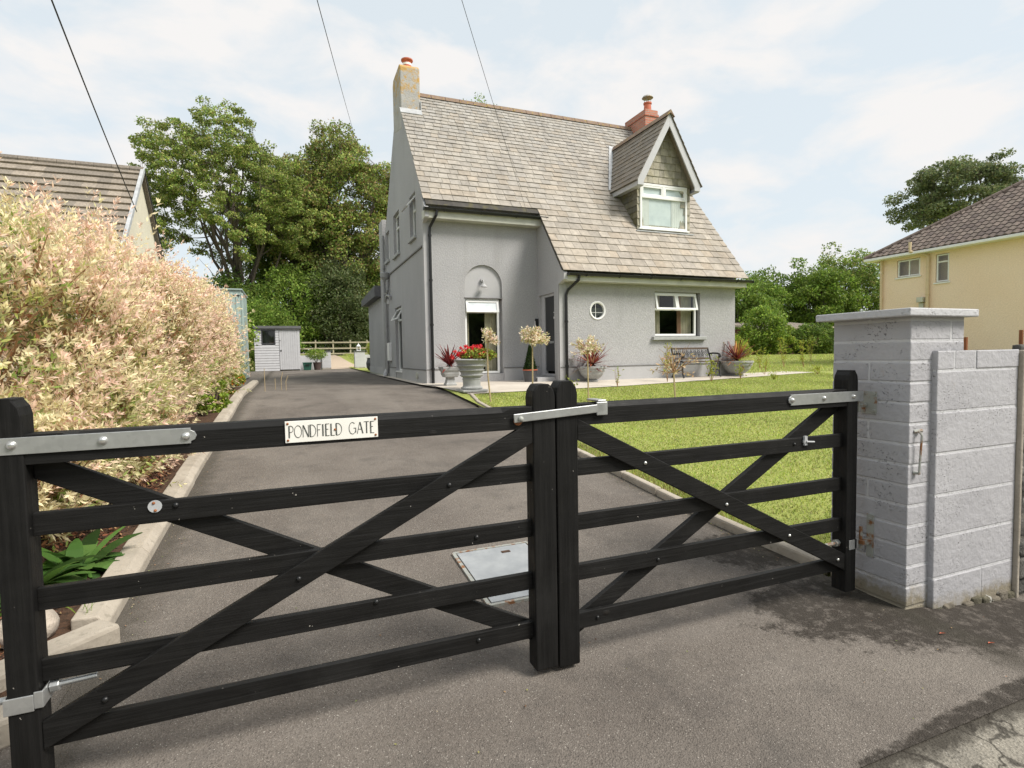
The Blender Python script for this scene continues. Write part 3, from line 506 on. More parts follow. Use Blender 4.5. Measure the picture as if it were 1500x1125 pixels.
# metal cover in the drive
z = gz(1.2, 3.15); mc = thing('inspection_cover', 'square galvanised access cover set in the driveway behind the gates', 'drain cover', (1.32, 3.16, z))
sl_ = .071; mb = MB(); mb.add([(x, y, gz(x, y)+.014) for x, y in ((.985, 2.82), (1.48, 2.82), (1.48, 3.50), (.985, 3.50))]+[(x, y, gz(x, y)-.02) for x, y in ((.985, 2.82), (1.48, 2.82), (1.48, 3.50), (.985, 3.50))], [(0, 1, 2, 3), (4, 5, 1, 0), (5, 6, 2, 1), (6, 7, 3, 2), (7, 4, 0, 3)]); mb.build('lid', M['cover'], mc)
mb = MB()
for a, b in (((.965, 2.80), (1.50, 2.80)), ((.965, 3.52), (1.50, 3.52)), ((.965, 2.80), (.965, 3.52)), ((1.50, 2.80), (1.50, 3.52))): mb.bar((*a, gz(*a)+.005), (*b, gz(*b)+.005), .022, .018)
mb.build('frame', M['rusty'], mc)
mb = MB(); mb.box(1.27, 1.33, 3.40, 3.43, gz(1.3, 3.4)+.012, gz(1.3, 3.4)+.0185); mb.build('lifting_slot', M['soil'], mc)

# ------------------------------------------------------------------ house
hs = thing('house', 'grey roughcast house with a steep slate roof, dormer and tall end chimney, behind the gates', 'house', (3.16, 13.58, .7))
XL, XC, XR, YL, YR, YB = 3.16, 6.23, 11.82, 13.58, 12.30, 19.6
fx = lambda X, s_=1: (lambda u, v, d: (X+d*s_, u, v)); fy = lambda Y, s_=1: (lambda u, v, d: (u, Y+d*s_, v))
def rect(a, b, c_, d): return [(a, c_), (b, c_), (b, d), (a, d)]
rz = lambda y: 3.5+1.25*(y-12)
mb = MB()
side_h = [rect(14.45, 15.20, 4.62, 5.76), rect(16.76, 17.74, 4.60, 5.86), rect(18.58, 19.24, 4.68, 5.64), rect(16.80, 17.88, 1.0, 3.0)]
mb.panel([(YL, .4), (YB, .4), (YB, 5.3), (16.57, 9.12), (YL, 5.38)], side_h, fx(XL), .13)
ac = [(4.69+.51*math.cos(a), 3.26+.51*math.sin(a)) for a in np.linspace(0, math.pi, 17)]
mb.panel([(XL, .4), (XC, .4), (XC, 5.3), (XL, 5.3)], [[(4.18, .96), (5.20, .96)]+ac], fy(YL), .15)
mb.panel([(YR, .4), (YL, .4), (YL, 5.38), (YR, 3.80)], [rect(12.60, 13.50, .80, 3.0)], fx(XC), .14)
rd = [(7.31+.245*math.cos(a), 2.53+.245*math.sin(a)) for a in np.linspace(0, 2*math.pi, 33)[:-1]]
mb.panel([(XC, .4), (XR, .4), (XR, 3.72), (XC, 3.72)], [rd, rect(9.07, 10.58, 1.86, 3.06)], fy(YR), .14)
mb.panel([(YR, .4), (YB, .4), (YB, 5.3), (16.57, 9.12), (YR, 3.8)], [], fx(XR, -1), .1)
mb.panel([(XL, .4), (XR, .4), (XR, 5.4), (XL, 5.4)], [], fy(YB, -1), .1)
wall = mb.build('wall', M['wall'], hs)
mb = MB(); mb.prism([(4.181, 2.925), (5.199, 2.925)]+ac[1:-1], fy(YL), .055, .12); mb.build('arch_panel', M['smooth'], hs, fixn=True)
mb = MB(); mb.box(4.165, 5.215, YL-.012, YL+.05, 2.905, 2.928); mb.build('arch_ledge', M['shadow_line'], hs)
# corner strips, plinth and string lines
mb = MB()
mb.box(XL-.02, XL-.001, YL-.02, YL+.10, .4, 4.80); mb.box(XL-.02, XL+.20, YL-.022, YL-.001, .4, 4.80); mb.build('corner_strip', M['smooth'], hs); mb = MB(); mb.box(XC-.02, XC+.19, YR-.022, YR-.001, .4, 3.25); mb.box(XC-.02, XC-.001, YR-.02, YR+.10, .4, 3.25); mb.build('corner_strip', M['smooth'], hs)
mb = MB()
for a, b in ((XL+.2, 4.16), (5.22, XC)): mb.box(a, b, YL-.022, YL-.001, .4, 1.09)
for a, b in ((XC+.19, XR),): mb.box(a, b, YR-.022, YR-.001, .4, 1.09)
mb.box(XL-.022, XL-.001, YL+.1, 16.78, .4, 1.08); mb.box(XL-.022, XL-.001, 17.90, YB, .4, 1.08); mb.build('plinth', M['smooth'], hs)
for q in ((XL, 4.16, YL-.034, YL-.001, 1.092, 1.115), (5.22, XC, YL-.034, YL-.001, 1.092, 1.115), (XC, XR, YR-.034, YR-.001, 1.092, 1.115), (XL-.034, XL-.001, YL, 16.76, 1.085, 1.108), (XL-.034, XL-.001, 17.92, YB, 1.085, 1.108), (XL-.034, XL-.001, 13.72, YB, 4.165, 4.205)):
    mb = MB(); mb.box(*q); mb.build('drip_line', M['shadow_line'], hs)
# room shells
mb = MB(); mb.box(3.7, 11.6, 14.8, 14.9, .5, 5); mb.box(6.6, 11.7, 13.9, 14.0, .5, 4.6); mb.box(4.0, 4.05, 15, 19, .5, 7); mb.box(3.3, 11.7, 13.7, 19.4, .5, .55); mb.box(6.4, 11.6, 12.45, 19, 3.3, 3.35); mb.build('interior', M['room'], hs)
# main roof, individually laid slates
VD = Vector((0, 1, 1.25)).normalized(); ND = Vector((0, -1.25, 1)).normalized()
def roofpt(x, y): return Vector((x, y, rz(y)))
SP = [(0.362, 0.313, 0.253), (0.386, 0.337, 0.277), (0.35, 0.301, 0.244), (0.368, 0.325, 0.271), (0.332, 0.292, 0.244), (0.398, 0.349, 0.289), (0.377, 0.316, 0.247), (0.356, 0.316, 0.268)]
def slate_at(mb, O, u, v, n, u0, u1, s0, s1, cols=SP, th=.014, lift=.014):
    h = random.uniform(.6, 1.3)*lift; a = O+u*u0+v*s0+n*(th+h); b = O+u*u1+v*s0+n*(th+h*random.uniform(.85, 1.15)); c_ = O+u*u1+v*s1+n*.004; d = O+u*u0+v*s1+n*.004
    k = random.uniform(.93, 1.07); c0 = random.choice(cols); mb.cc = tuple(x*k for x in c0); t_ = n*th
    mb.add([a, b, c_, d, a-t_, b-t_], [(0, 1, 2, 3), (4, 5, 1, 0), (3, 4, 0), (1, 5, 2)])
def rows(smax, g0, g1):
    s_ = 0; o = []
    while s_ < smax-.02: gg = g0+(g1-g0)*s_/smax; e = min(s_+gg, smax); o.append((s_, e, gg)); s_ = e
    return o
mb = MB(); O = Vector((0, 11.97, rz(11.97))); smax = (16.60-11.97)/VD.y
for s0, s1, gg in rows(smax, .275, .155):
    y = 11.97+s0*VD.y; xa = 3.12 if y > 13.27 else 6.17; xb = 11.98
    if y > 15.93: xa = 3.73
    tint = (s0/smax); x = xa+random.uniform(-.2, 0)
    while x < xb-.03:
        w_ = random.uniform(.75, 1.35)*(gg*1.22); x1 = min(x+w_, xb); 
        if x1 > xa+.02:
            # paler lichened upper slates, browner lower ones
            cs = [tuple(c_*(1-.0*tint)*f for c_, f in zip(q, (1-.10*tint, 1-.03*tint, 1+.06*tint))) for q in SP]
            slate_at(mb, O, Vector((1, 0, 0)), VD, ND, max(x, xa)+.004, x1-.004, s0-.012, min(s1+.05, smax), cs)
        x = x1
roof = mb.build('roof', M['slate'], hs)
mb = MB(); mb.cc = (.05, .045, .04)
def slab(mb, pts, n, th): n = Vector(n); a = [Vector(p) for p in pts]; b = [p-n*th for p in a]; k = len(a); mb.add(a+b, [tuple(range(k)), tuple(range(2*k-1, k-1, -1))]+[(i, k+i, k+(i+1) % k, (i+1) % k) for i in range(k)])
slab(mb, [roofpt(3.17, 13.30), roofpt(6.17, 13.30), roofpt(6.17, 12.0), roofpt(11.97, 12.0), roofpt(11.97, 16.57), roofpt(3.17, 16.57)], ND, .05)
NR = Vector((0, 1.25, 1)).normalized(); slab(mb, [(3.17, 19.75, 5.245), (3.17, 16.575, 9.21), (11.97, 16.575, 9.21), (11.97, 19.75, 5.245)], NR, .06); mb.build('roof_underlay', M['slate_dark'], roof)
mb = MB(); x = 3.72
while x < 11.95: x1 = min(x+.44, 11.97); mb.add([(xx, 16.57+a, 9.235+b) for xx in (x+.006, x1-.006) for a, b in ((-.14, -.13), (-.07, .0), (0, .035), (.07, 0), (.14, -.13))], [(0, 1, 6, 5), (1, 2, 7, 6), (2, 3, 8, 7), (3, 4, 9, 8), (4, 3, 2, 1, 0), (5, 6, 7, 8, 9)]); x = x1
mb.build('ridge_tiles', M['ridge'], roof)
# eaves
def gutter(parent, x0, x1, y, z):
    mb = MB(); n = 9; pr = [(-.062*math.cos(math.pi*i/n), -.060*math.sin(math.pi*i/n)) for i in range(n+1)]; pin = [(u*.9, v*.9+.004) for u, v in reversed(pr)]; pp = pr+pin; k = len(pp)
    mb.add([(x, y+u, z+v) for x in (x0, x1) for u, v in pp], [tuple(range(k)), tuple(range(2*k-1, k-1, -1))]+[(i, i+k, (i+1) % k+k, (i+1) % k) for i in range(k)])
    for x in list(np.arange(x0+.5, x1, .95)): mb.tube([(x, y-.068*math.cos(a), z-.066*math.sin(a)) for a in np.linspace(0, math.pi, 9)], .009, 5)
    mb.box(x0-.012, x0, y-.066, y+.066, z-.066, z+.004); mb.box(x1, x1+.012, y-.066, y+.066, z-.066, z+.004); return mb.build('gutter', M['black'], parent, fixn=True)
gutter(hs, 3.10, 6.37, 13.235, 5.02); gutter(hs, 6.30, 12.10, 11.955, 3.40)
mb = MB(); mb.box(3.12, 6.225, 13.30, 13.578, 4.80, 4.99); mb.build('fascia', M['fascia'], hs, bevel=.004)
mb = MB(); mb.box(6.232, 11.97, 12.02, 12.298, 3.22, 3.37); mb.build('fascia', M['fascia'], hs, bevel=.004)
mb = MB(); mb.prism([(13.28, 4.82), (13.578, 4.72), (13.578, 5.36), (13.28, 5.02)], lambda u, v, d: (XL-.03+d, u, v), 0, .10); mb.build('verge_corbel', M['smooth'], hs, fixn=True); mb = MB(); mb.prism([(11.985, 3.25), (12.298, 3.15), (12.298, 3.78), (11.985, 3.40)], lambda u, v, d: (XC-.03+d, u, v), 0, .10); mb.build('verge_corbel', M['smooth'], hs, fixn=True)
def pipe(parent, pts, r, mat, name='downpipe'):
    mb = MB(); mb.tube(pts, r, 12); p = [Vector(q) for q in pts]
    for z in np.arange(min(q.z for q in p)+.4, max(q.z for q in p)-.4, 1.1): q = p[-1] if abs(p[-1].z-p[-2].z) > .5 else p[-2]; mb.tube([(q.x, q.y, z-.025), (q.x, q.y, z+.025)], r*1.28, 12)
    return mb.build(name, M[mat], parent, smooth=False)
pipe(hs, [(3.42, 13.235, 4.97), (3.40, 13.24, 4.86), (3.30, 13.50, 4.62), (3.295, 13.515, 4.5), (3.295, 13.515, .72)], .036, 'black')
pipe(hs, [(6.62, 11.96, 3.36), (6.60, 11.98, 3.24), (6.42, 12.20, 3.02), (6.385, 12.235, 2.9), (6.385, 12.235, .74)], .036, 'black')
pipe(hs, [(3.08, 19.42, 5.6), (3.08, 19.40, .95), (3.06, 19.30, .80)], .045, 'greypipe')
pipe(hs, [(3.09, 18.75, 4.02), (3.09, 18.75, 3.7), (3.08, 18.95, 3.5), (3.08, 19.15, 3.3), (3.08, 19.15, 1.0)], .05, 'greypipe', 'soil_pipe')
mb = MB(); mb.lathe([(.06, 0), (.15, .12), (.16, .26), (.14, .28)], (3.02, 18.8, 3.98), 14); mb.build('rainwater_hopper', M['greypipe'], hs)
mb = MB(); mb.tube([(3.08, 19.15, 3.45), (3.06, 18.7, 3.5), (3.08, 18.3, 3.42), (3.1, 18.3, 3.3)], .035, 8); mb.build('waste_pipe', M['greypipe'], hs)
mb = MB(); mb.tube([(3.08, 19.25, 1.0), (3.0, 19.2, .86), (3.0, 19.15, .78)], .07, 10); mb.build('pipe_shoe', M['barge'], hs)
mb = MB(); mb.box(3.06, 3.158, 18.66, 19.02, 1.32, 1.92); mb.build('meter_box', M['upvc'], hs, bevel=.01)
mb = MB(); mb.tube([(3.158, 14.6, .93), (3.10, 14.6, .93)], .09, 14); mb.build('vent_cover', M['fascia'], hs)
mb = MB(); mb.box(3.10, 3.158, 19.0, 19.1, 3.25, 3.42); mb.build('alarm_box', M['upvc'], hs)
# rear wing and flat-roofed extension
mb = MB(); mb.box(3.10, 6, YB+.001, 20.3, .4, 6.2); mb.box(3.14, 6.5, 20.301, 24.05, .4, 3.62); mb.build('rear_wing', M['wall'], hs)
mb = MB(); mb.box(3.118, 3.139, 20.32, 24.05, .4, 1.07); mb.build('plinth', M['smooth'], hs)
mb = MB(); mb.prism([(20.32, 3.63), (24.3, 3.60), (24.3, 3.86), (20.32, 4.02)], lambda u, v, d: (2.88+d, u, v), 0, 3.7); mb.build('flat_roof', M['shedroof'], hs, fixn=True)
# end chimney
ch = MB(); 
ch.prism([(15.98, 7.9), (15.98, 9.66), (16.1, 9.76), (17.05, 9.74), (17.18, 9.58), (17.18, 8.2)], lambda u, v, d: (3.152+d, u, v), 0, .565); chim = ch.build('chimney', M['chimney'], hs, bevel=.03, fixn=True)
mb = MB(); mb.lathe([(.15, 0), (.15, .05), (.125, .07), (.12, .20), (.17, .24), (.17, .27), (.14, .28)], (3.43, 16.3, 9.74), 20); mb.build('chimney_pot', M['terracotta'], chim, smooth=False)
mb = MB(); mb.lathe([(.128, .10), (.128, .16)], (3.43, 16.3, 9.74), 20); mb.build('pot_band', M['plate'], chim)
mb = MB(); mb.obox(roofpt(3.42, 15.90)+ND*.025, Vector((.31, 0, 0)), VD*.12, ND*.012); mb.box(3.716, 3.74, 15.95, 16.9, 8.3, 8.75); mb.build('flashing', M['lead'], chim)
# brick chimney
mb = MB(); mb.box(11.2, 11.70, 15.66, 16.86, 7.9, 9.30); mb.box(11.17, 11.73, 15.63, 16.89, 9.30, 9.38); mb.box(11.2, 11.70, 15.66, 16.86, 9.38, 9.52); b2 = mb.build('chimney', M['brick'], hs, bevel=.006); b2['label'] = 'short red brick chimney with cowl'
mb = MB(); mb.lathe([(.17, 0), (.13, .06), (.115, .28), (.14, .30), (.14, .34), (.12, .35)], (11.5, 15.95, 9.52), 20); mb.build('chimney_pot', M['terracotta'], b2)
mb = MB(); mb.lathe([(.02, .0), (.19, .0), (.16, .05), (.02, .08)], (11.5, 15.95, 10.02), 20); 
for a in range(4): mb.tube([(11.5+.11*math.cos(a*1.57+.7), 15.95+.11*math.sin(a*1.57+.7), 9.8), (11.5+.11*math.cos(a*1.57+.7), 15.95+.11*math.sin(a*1.57+.7), 10.03)], .008, 5)
mb.build('cowl', M['rusty'], b2)
# windows -----------------------------------------------------------
def window(parent, fn, u0, u1, v0, v1, d, trans=None, mull=None, fw=.06, opens=(), curt=(), pane='glass', sub=True, dirn=1):
    """frame, panes, opening vents; fn(u,v,d) with d growing inwards"""
    mb = MB()
    def b(a0, a1, c0, c1, d0=0., d1=.06): P = [fn(x, z, d+q) for q in (d0, d1) for x, z in ((a0, c0), (a1, c0), (a1, c1), (a0, c1))]; mb.add(P, [(0, 1, 2, 3), (7, 6, 5, 4), (0, 4, 5, 1), (1, 5, 6, 2), (2, 6, 7, 3), (3, 7, 4, 0)])
    b(u0, u0+fw, v0, v1); b(u1-fw, u1, v0, v1); b(u0+fw, u1-fw, v0, v0+fw); b(u0+fw, u1-fw, v1-fw, v1)
    if trans: b(u0+fw, u1-fw, trans-.03, trans+.03, .002)
    for m in (mull or []): b(m-.025, m+.025, (trans or v0)+.03, v1-fw, .003)
    win = mb.build('window', M['upvc'], parent, bevel=.006, fixn=True)
    def pn(a0, a1, c0, c1, mat=pane, tilt=0.):
        mb = MB(); mb.add([fn(a0, c0, d+.02-tilt), fn(a1, c0, d+.02-tilt), fn(a1, c1, d+.02), fn(a0, c1, d+.02)], [(0, 1, 2, 3)]); return mb.build('pane', M[mat], win)
    tv = trans or v1-fw
    pn(u0+fw, u1-fw, v0+fw, (trans-.03) if trans else v1-fw)
    if trans:
        us = [u0+fw]+[m for m in (mull or [])]+[u1-fw]
        for i, (a, c_) in enumerate(zip(us, us[1:])):
            a_ = a+(.025 if i else 0); c__ = c_-(.025 if i < len(us)-2 else 0)
            if i in opens:   # top-hung vent pushed outwards
                mb = MB(); tl = opens[i] if isinstance(opens, dict) else .12; z0, z1 = trans-.015, v1-fw+.02; sh = lambda z: -tl*(z1-z)/(z1-z0)-.012
                for (p, q, r_, s_) in ((a_-.03, a_+.03, z0, z1), (c__-.03, c__+.03, z0, z1), (a_+.03, c__-.03, z0, z0+.055), (a_+.03, c__-.03, z1-.055, z1)):
                    P = [fn(x, z, d+sh(z)+e) for e in (-.02, .025) for x, z in ((p, r_), (q, r_), (q, s_), (p, s_))]; mb.add(P, [(0, 1, 2, 3), (7, 6, 5, 4), (0, 4, 5, 1), (1, 5, 6, 2), (2, 6, 7, 3), (3, 7, 4, 0)])
                mb.build('opening_vent', M['upvc'], win, fixn=True, bevel=.004)
                mb = MB(); mb.add([fn(a_+.03, z0+.055, d+sh(z0+.055)), fn(c__-.03, z0+.055, d+sh(z0+.055)), fn(c__-.03, z1-.055, d+sh(z1-.055)), fn(a_+.03, z1-.055, d+sh(z1-.055))], [(0, 1, 2, 3)]); mb.build('pane', M['glass_pale' if tl == .07 else 'glass'], win)
            else: pn(a_, c__, trans+.03, v1-fw)
    for (a, c_, mat) in curt:
        mb = MB(); n = 24; P = []
        for i in range(n+1): x = a+(c_-a)*i/n; w_ = .035*math.sin(i*1.9)+.012*math.sin(i*4.3); P += [fn(x, v0+fw*.4, d+.16+w_), fn(x, v1-fw*.4, d+.16+w_*.7)]
        mb.add(P, [(2*i, 2*i+2, 2*i+3, 2*i+1) for i in range(n)]); mb.build('curtain', M[mat], win, smooth=True)
    return win
w1 = window(hs, fy(YL), 4.19, 5.13, .97, 2.90, .07, trans=2.57, opens={0: .07}, curt=((4.22, 4.34, 'curtain'), (4.78, 5.10, 'curtain')), fw=.055)
mb = MB(); mb.add([(5.13, YL+.13, .97), (5.2, YL+.13, .97), (5.2, YL+.13, 2.9), (5.13, YL+.13, 2.9)], [(0, 1, 2, 3)]); mb.build('reveal', M['wall'], hs)
w2 = window(hs, fy(YR), 9.08, 10.50, 1.88, 3.05, .08, trans=2.60, mull=[9.80], opens={0: .10, 1: .10}, curt=((9.05, 9.40, 'curtain'), (9.98, 10.10, 'curtain_r'), (10.1, 10.46, 'curtain')), fw=.055)
mb = MB(); mb.box(8.97, 10.74, YR-.09, YR+.08, 1.765, 1.862); mb.build('sill', M['stone'], w2, bevel=.012)
# round window
mb = MB(); n = 36; V = []; F = []
for i in range(n):
    a = 2*math.pi*i/n
    for r_, d_ in ((.243, .0), (.243, .06), (.185, .06), (.190, -.012), (.225, -.02)): V.append((7.31+r_*math.cos(a), YR+d_, 2.53+r_*math.sin(a)))
for i in range(n):
    for j in range(5): F.append((i*5+j, ((i+1) % n)*5+j, ((i+1) % n)*5+(j+1) % 5, i*5+(j+1) % 5))
mb.add(V, F); rw = mb.build('round_window', M['upvc'], hs, fixn=True, smooth=False)
mb = MB(); mb.add([(7.31+.19*math.cos(2*math.pi*i/n), YR+.035, 2.53+.19*math.sin(2*math.pi*i/n)) for i in range(n)], [tuple(range(n))]); mb.build('pane', M['glass'], rw)
mb = MB(); mb.box(7.125, 7.495, YR+.02, YR+.034, 2.477, 2.486); mb.box(7.262, 7.271, YR+.019, YR+.033, 2.35, 2.71); mb.build('glazing_bar', M['upvc'], rw)
mb = MB(); mb.add([(6.9, YR+.3, 2.1), (8.0, YR+.3, 2.1), (8.0, YR+.3, 2.62), (6.9, YR+.3, 2.62)], [(0, 1, 2, 3)]); mb.build('blind', M['roundblind'], rw)
# side windows
for (a, b, c0, c1, tr_, op) in ((14.46, 15.19, 4.63, 5.75, 5.38, {0: .30}), (16.77, 17.73, 4.61, 5.85, 5.45, {}), (18.59, 19.23, 4.69, 5.63, 5.35, {}), (16.81, 17.87, 1.01, 2.99, 2.60, {0: .22})):
    wd = window(hs, fx(XL), a, b, c0, c1, .09, trans=tr_, opens=op, fw=.055, pane='glass')
    if c0 > 4: mb = MB(); mb.box(XL-.07, XL+.09, a-.06, b+.06, c0-.10, c0-.012); mb.build('sill', M['stone'], wd, bevel=.01)
    else: mb = MB(); mb.box(XL-.03, XL+.09, a-.02, b+.02, c0-.05, c0-.005); mb.build('sill', M['upvc'], wd)
# front door
dr = MB(); dr.box(XC+.09, XC+.14, 12.69, 13.30, 1.0, 2.93); dr = dr.build('front_door', M['darkdoor'], hs, bevel=.004)
mb = MB(); mb.box(XC+.06, XC+.15, 12.60, 12.688, .93, 2.998); mb.box(XC+.06, XC+.15, 13.302, 13.498, .93, 2.998); mb.box(XC+.06, XC+.15, 12.688, 13.302, 2.932, 2.998); mb.box(XC+.04, XC+.15, 12.601, 13.498, .86, .93); mb.build('door_frame', M['barge'], dr, bevel=.004)
mb = MB(); mb.box(XC+.078, XC+.0895, 12.74, 12.80, 2.35, 2.40); mb.box(XC+.078, XC+.0895, 12.74, 12.76, 2.40, 2.50); mb.box(XC+.078, XC+.0895, 12.76, 12.80, 2.50, 2.52); mb.build('door_number', M['upvc'], dr)
mb = MB(); mb.box(XC+.074, XC+.0895, 12.80, 13.05, 1.72, 1.78); mb.build('letter_plate', M['galv'], dr)
mb = MB(); mb.tube([(XC+.09, 13.22, 1.78), (XC+.04, 13.22, 1.78), (XC+.04, 13.10, 1.78)], .010, 8); mb.build('handle', M['galv'], dr)
mb = MB(); mb.box(5.72, XC-.002, 12.56, 13.50, .70, .86); mb.build('doorstep', M['smooth'], hs, bevel=.01)
# wall lamps
mb = MB(); mb.tube([(4.67, YL+.055, 3.38), (4.67, YL-.01, 3.38)], .05, 14); mb.tube([(4.67, YL-.01, 3.38), (4.67, YL-.07, 3.34), (4.67, YL-.09, 3.28)], .014, 8); lm = mb.build('wall_lamp', M['smooth'], hs); 
mb = MB(); mb.lathe([(.085, 0), (.08, .02), (.03, .08), (.02, .09)], (4.67, YL-.09, 3.19), 16); mb.build('lamp_shade', M['smooth'], lm)
mb = MB(); mb.box(XC-.10, XC-.001, 13.54, 13.575, 2.12, 2.40); lm = mb.build('wall_lamp', M['black'], hs, bevel=.01); mb = MB(); mb.box(XC-.112, XC-.1005, 13.542, 13.573, 2.16, 2.33); mb.build('lamp_glass', M['upvc'], lm)
# dormer
DX0, DX1, DY, DR = 9.07, 10.86, 13.08, 9.91; dm = MB(); dm.cc = (.2, .18, .14)
dm.prism([(DX0, 4.7), (DX1, 4.7), (DX1, 6.15), (DR, 7.85), (DX0, 6.15)], lambda u, v, d: (u, d, v), DY+.012, 15.4); dorm = dm.build('dormer', M['slate_dark'], hs, fixn=True)
SD = [(.42, .385, .30), (.37, .345, .27), (.45, .415, .33), (.33, .305, .25), (.41, .375, .30)]
mb = MB(); z = 4.78
while z < 7.72:
    h = .20; x0_, x1_ = DX0-.01, DX1+.01
    if z+h*.5 > 6.15: k = (z-6.15)/1.72; x0_ = DX0-.01+(DR-DX0)*k; x1_ = DX1+.01-(DX1-DR)*k
    x = x0_+random.uniform(-.12, 0)
    while x < x1_-.02:
        xe = min(x+random.uniform(.15, .26), x1_); a = max(x, x0_)
        if not (z > 4.86 and z+h < 6.3 and a > 9.13 and xe < 10.76) and xe-a > .02: slate_at(mb, Vector((0, DY, 0)), Vector((1, 0, 0)), Vector((0, 0, 1)), Vector((0, -1, 0)), a+.003, xe-.003, z-.01, z+h+.03, SD)
        x = xe
    z += h
mb.build('slate_hanging', M['slate_dark'], dorm)
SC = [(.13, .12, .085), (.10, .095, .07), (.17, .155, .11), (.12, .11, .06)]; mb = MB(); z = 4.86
while z < 6.05:
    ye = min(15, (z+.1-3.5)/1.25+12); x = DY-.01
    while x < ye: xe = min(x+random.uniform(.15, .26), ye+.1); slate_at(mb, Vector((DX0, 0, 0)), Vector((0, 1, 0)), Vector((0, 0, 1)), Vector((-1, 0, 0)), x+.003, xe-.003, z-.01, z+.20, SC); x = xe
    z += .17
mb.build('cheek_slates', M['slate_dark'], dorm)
sd = Vector((DR-8.83, 0, 8.02-6.10)); sl2 = sd.length; vL = sd.normalized(); nL = Vector((-vL.z, 0, vL.x)); mb = MB(); SQ = [tuple(x*.72 for x in c_) for c_ in SP]; mb.cc = (.13, .115, .10)
for side in (-1, 1):
    v = Vector((vL.x*(-side), 0, vL.z)); n_ = Vector((nL.x*(-side), 0, nL.z)); O = Vector((DR+side*(DR-8.83), 0, 6.10))
    slab(mb, [O+Vector((0, 12.74, 0)), O+Vector((0, (6.1-3.5)/1.25+12+.1, 0)), Vector((DR, (8.02-3.5)/1.25+12+.1, 8.02)), Vector((DR, 12.74, 8.02))], n_, .04)
    for s0, s1, gg in rows(sl2, .19, .17):
        z = 6.1+s0*v.z; ye = (z+.15-3.5)/1.25+12; y = 12.70+random.uniform(-.1, 0)
        while y < ye: y1 = min(y+random.uniform(.17, .30), ye+.02); slate_at(mb, O, Vector((0, 1, 0)), v, n_, max(y, 12.70)+.003, y1-.003, s0-.012, min(s1+.04, sl2), SQ); y = y1
droof = mb.build('dormer_roof', M['slate'], dorm)
mb = MB(); mb.prism([(DR-.14, 7.90), (DR, 8.09), (DR+.14, 7.90), (DR, 8.0)], lambda u, v, d: (u, d, v), 12.68, 15.72); mb.build('ridge_tiles', M['ridge'], droof, fixn=True)
for side in (-1, 1):
    xe = DR+side*(DR-8.86); mb = MB(); mb.prism([(xe, 5.98), (xe, 6.13), (DR, 8.00), (DR, 7.66), (xe-side*.19, 6.12-.14+.1), (xe-side*.19, 5.98)], lambda u, v, d: (u, d, v), 12.735, 12.775); mb.build('bargeboard', M['barge'], dorm, bevel=.004, fixn=True)
    mb = MB(); mb.box(min(xe, xe-side*.03), max(xe, xe-side*.03), 12.78, 14.1, 5.96, 6.10); mb.box(min(xe-side*.031, DX0 if side < 0 else DX1), max(xe-side*.031, DX0 if side < 0 else DX1), 12.78, 14.05, 5.97, 6.0); mb.build('soffit', M['barge'], dorm)
mb = MB(); mb.box(8.80, 8.90, 14.12, 14.2, 6.0, 6.1); mb.bar(roofpt(8.86, 14.13)+ND*.04, roofpt(9.86, 15.68)+ND*.03, .13, .02, up=ND); mb.build('flashing', M['lead'], dorm); mb = MB(); mb.box(9.0, 10.95, DY-.09, DY-.001, 4.80, 4.83); mb.build('flashing', M['lead'], dorm)
def dwin():
    mb = MB(); fn = fy(DY)
    def b(a0, a1, c0, c1, d0=-.05, d1=.01): mb.box(a0, a1, DY+d0, DY+d1, c0, c1)
    b(9.14, 9.20, 4.90, 6.14); b(10.68, 10.74, 4.90, 6.14); b(9.20, 10.68, 4.90, 4.96); b(9.20, 10.68, 6.08, 6.14); b(9.20, 10.68, 5.74, 5.80, -.052); b(9.90, 9.96, 5.80, 6.08, -.051)
    for a, c_ in ((9.20, 9.90), (9.96, 10.68)):
        for q in ((a, a+.05, 5.80, 6.08), (c_-.05, c_, 5.80, 6.08), (a+.05, c_-.05, 5.80, 5.85), (a+.05, c_-.05, 6.03, 6.08)): b(*q, -.045, .0)
    wn_ = mb.build('window', M['upvc'], dorm, bevel=.005)
    mb = MB(); mb.add([(9.2, DY-.02, 4.96), (10.68, DY-.02, 4.96), (10.68, DY-.02, 5.74), (9.2, DY-.02, 5.74)], [(0, 1, 2, 3)]); mb.build('pane', M['glass'], wn_)
    for a, c_ in ((9.25, 9.85), (10.01, 10.63)): mb = MB(); mb.add([(a, DY-.02, 5.85), (c_, DY-.02, 5.85), (c_, DY-.02, 6.03), (a, DY-.02, 6.03)], [(0, 1, 2, 3)]); mb.build('pane', M['glass'], wn_)
    mb = MB(); mb.add([(9.18, DY+.006, 4.93), (10.70, DY+.006, 4.93), (10.70, DY+.006, 6.1), (9.18, DY+.006, 6.1)], [(0, 1, 2, 3)]); mb.build('blind', M['glass_pale'], wn_)
    for a, c_ in ((9.2, 9.46), (10.22, 10.68)):
        mb = MB(); n = 20; P = []
        for i in range(n+1): x = a+(c_-a)*i/n; w_ = .006*math.sin(i*1.9); P += [(x, DY-.006+w_, 4.96), (x, DY-.006+w_, 5.74)]
        mb.add(P, [(2*i, 2*i+2, 2*i+3, 2*i+1) for i in range(n)]); mb.build('curtain', M['curtain_w'], wn_, smooth=True)
    mb = MB(); mb.box(9.08, 10.80, DY-.09, DY+.0, 4.865, 4.898); mb.build('sill', M['upvc'], wn_, bevel=.005)
dwin()
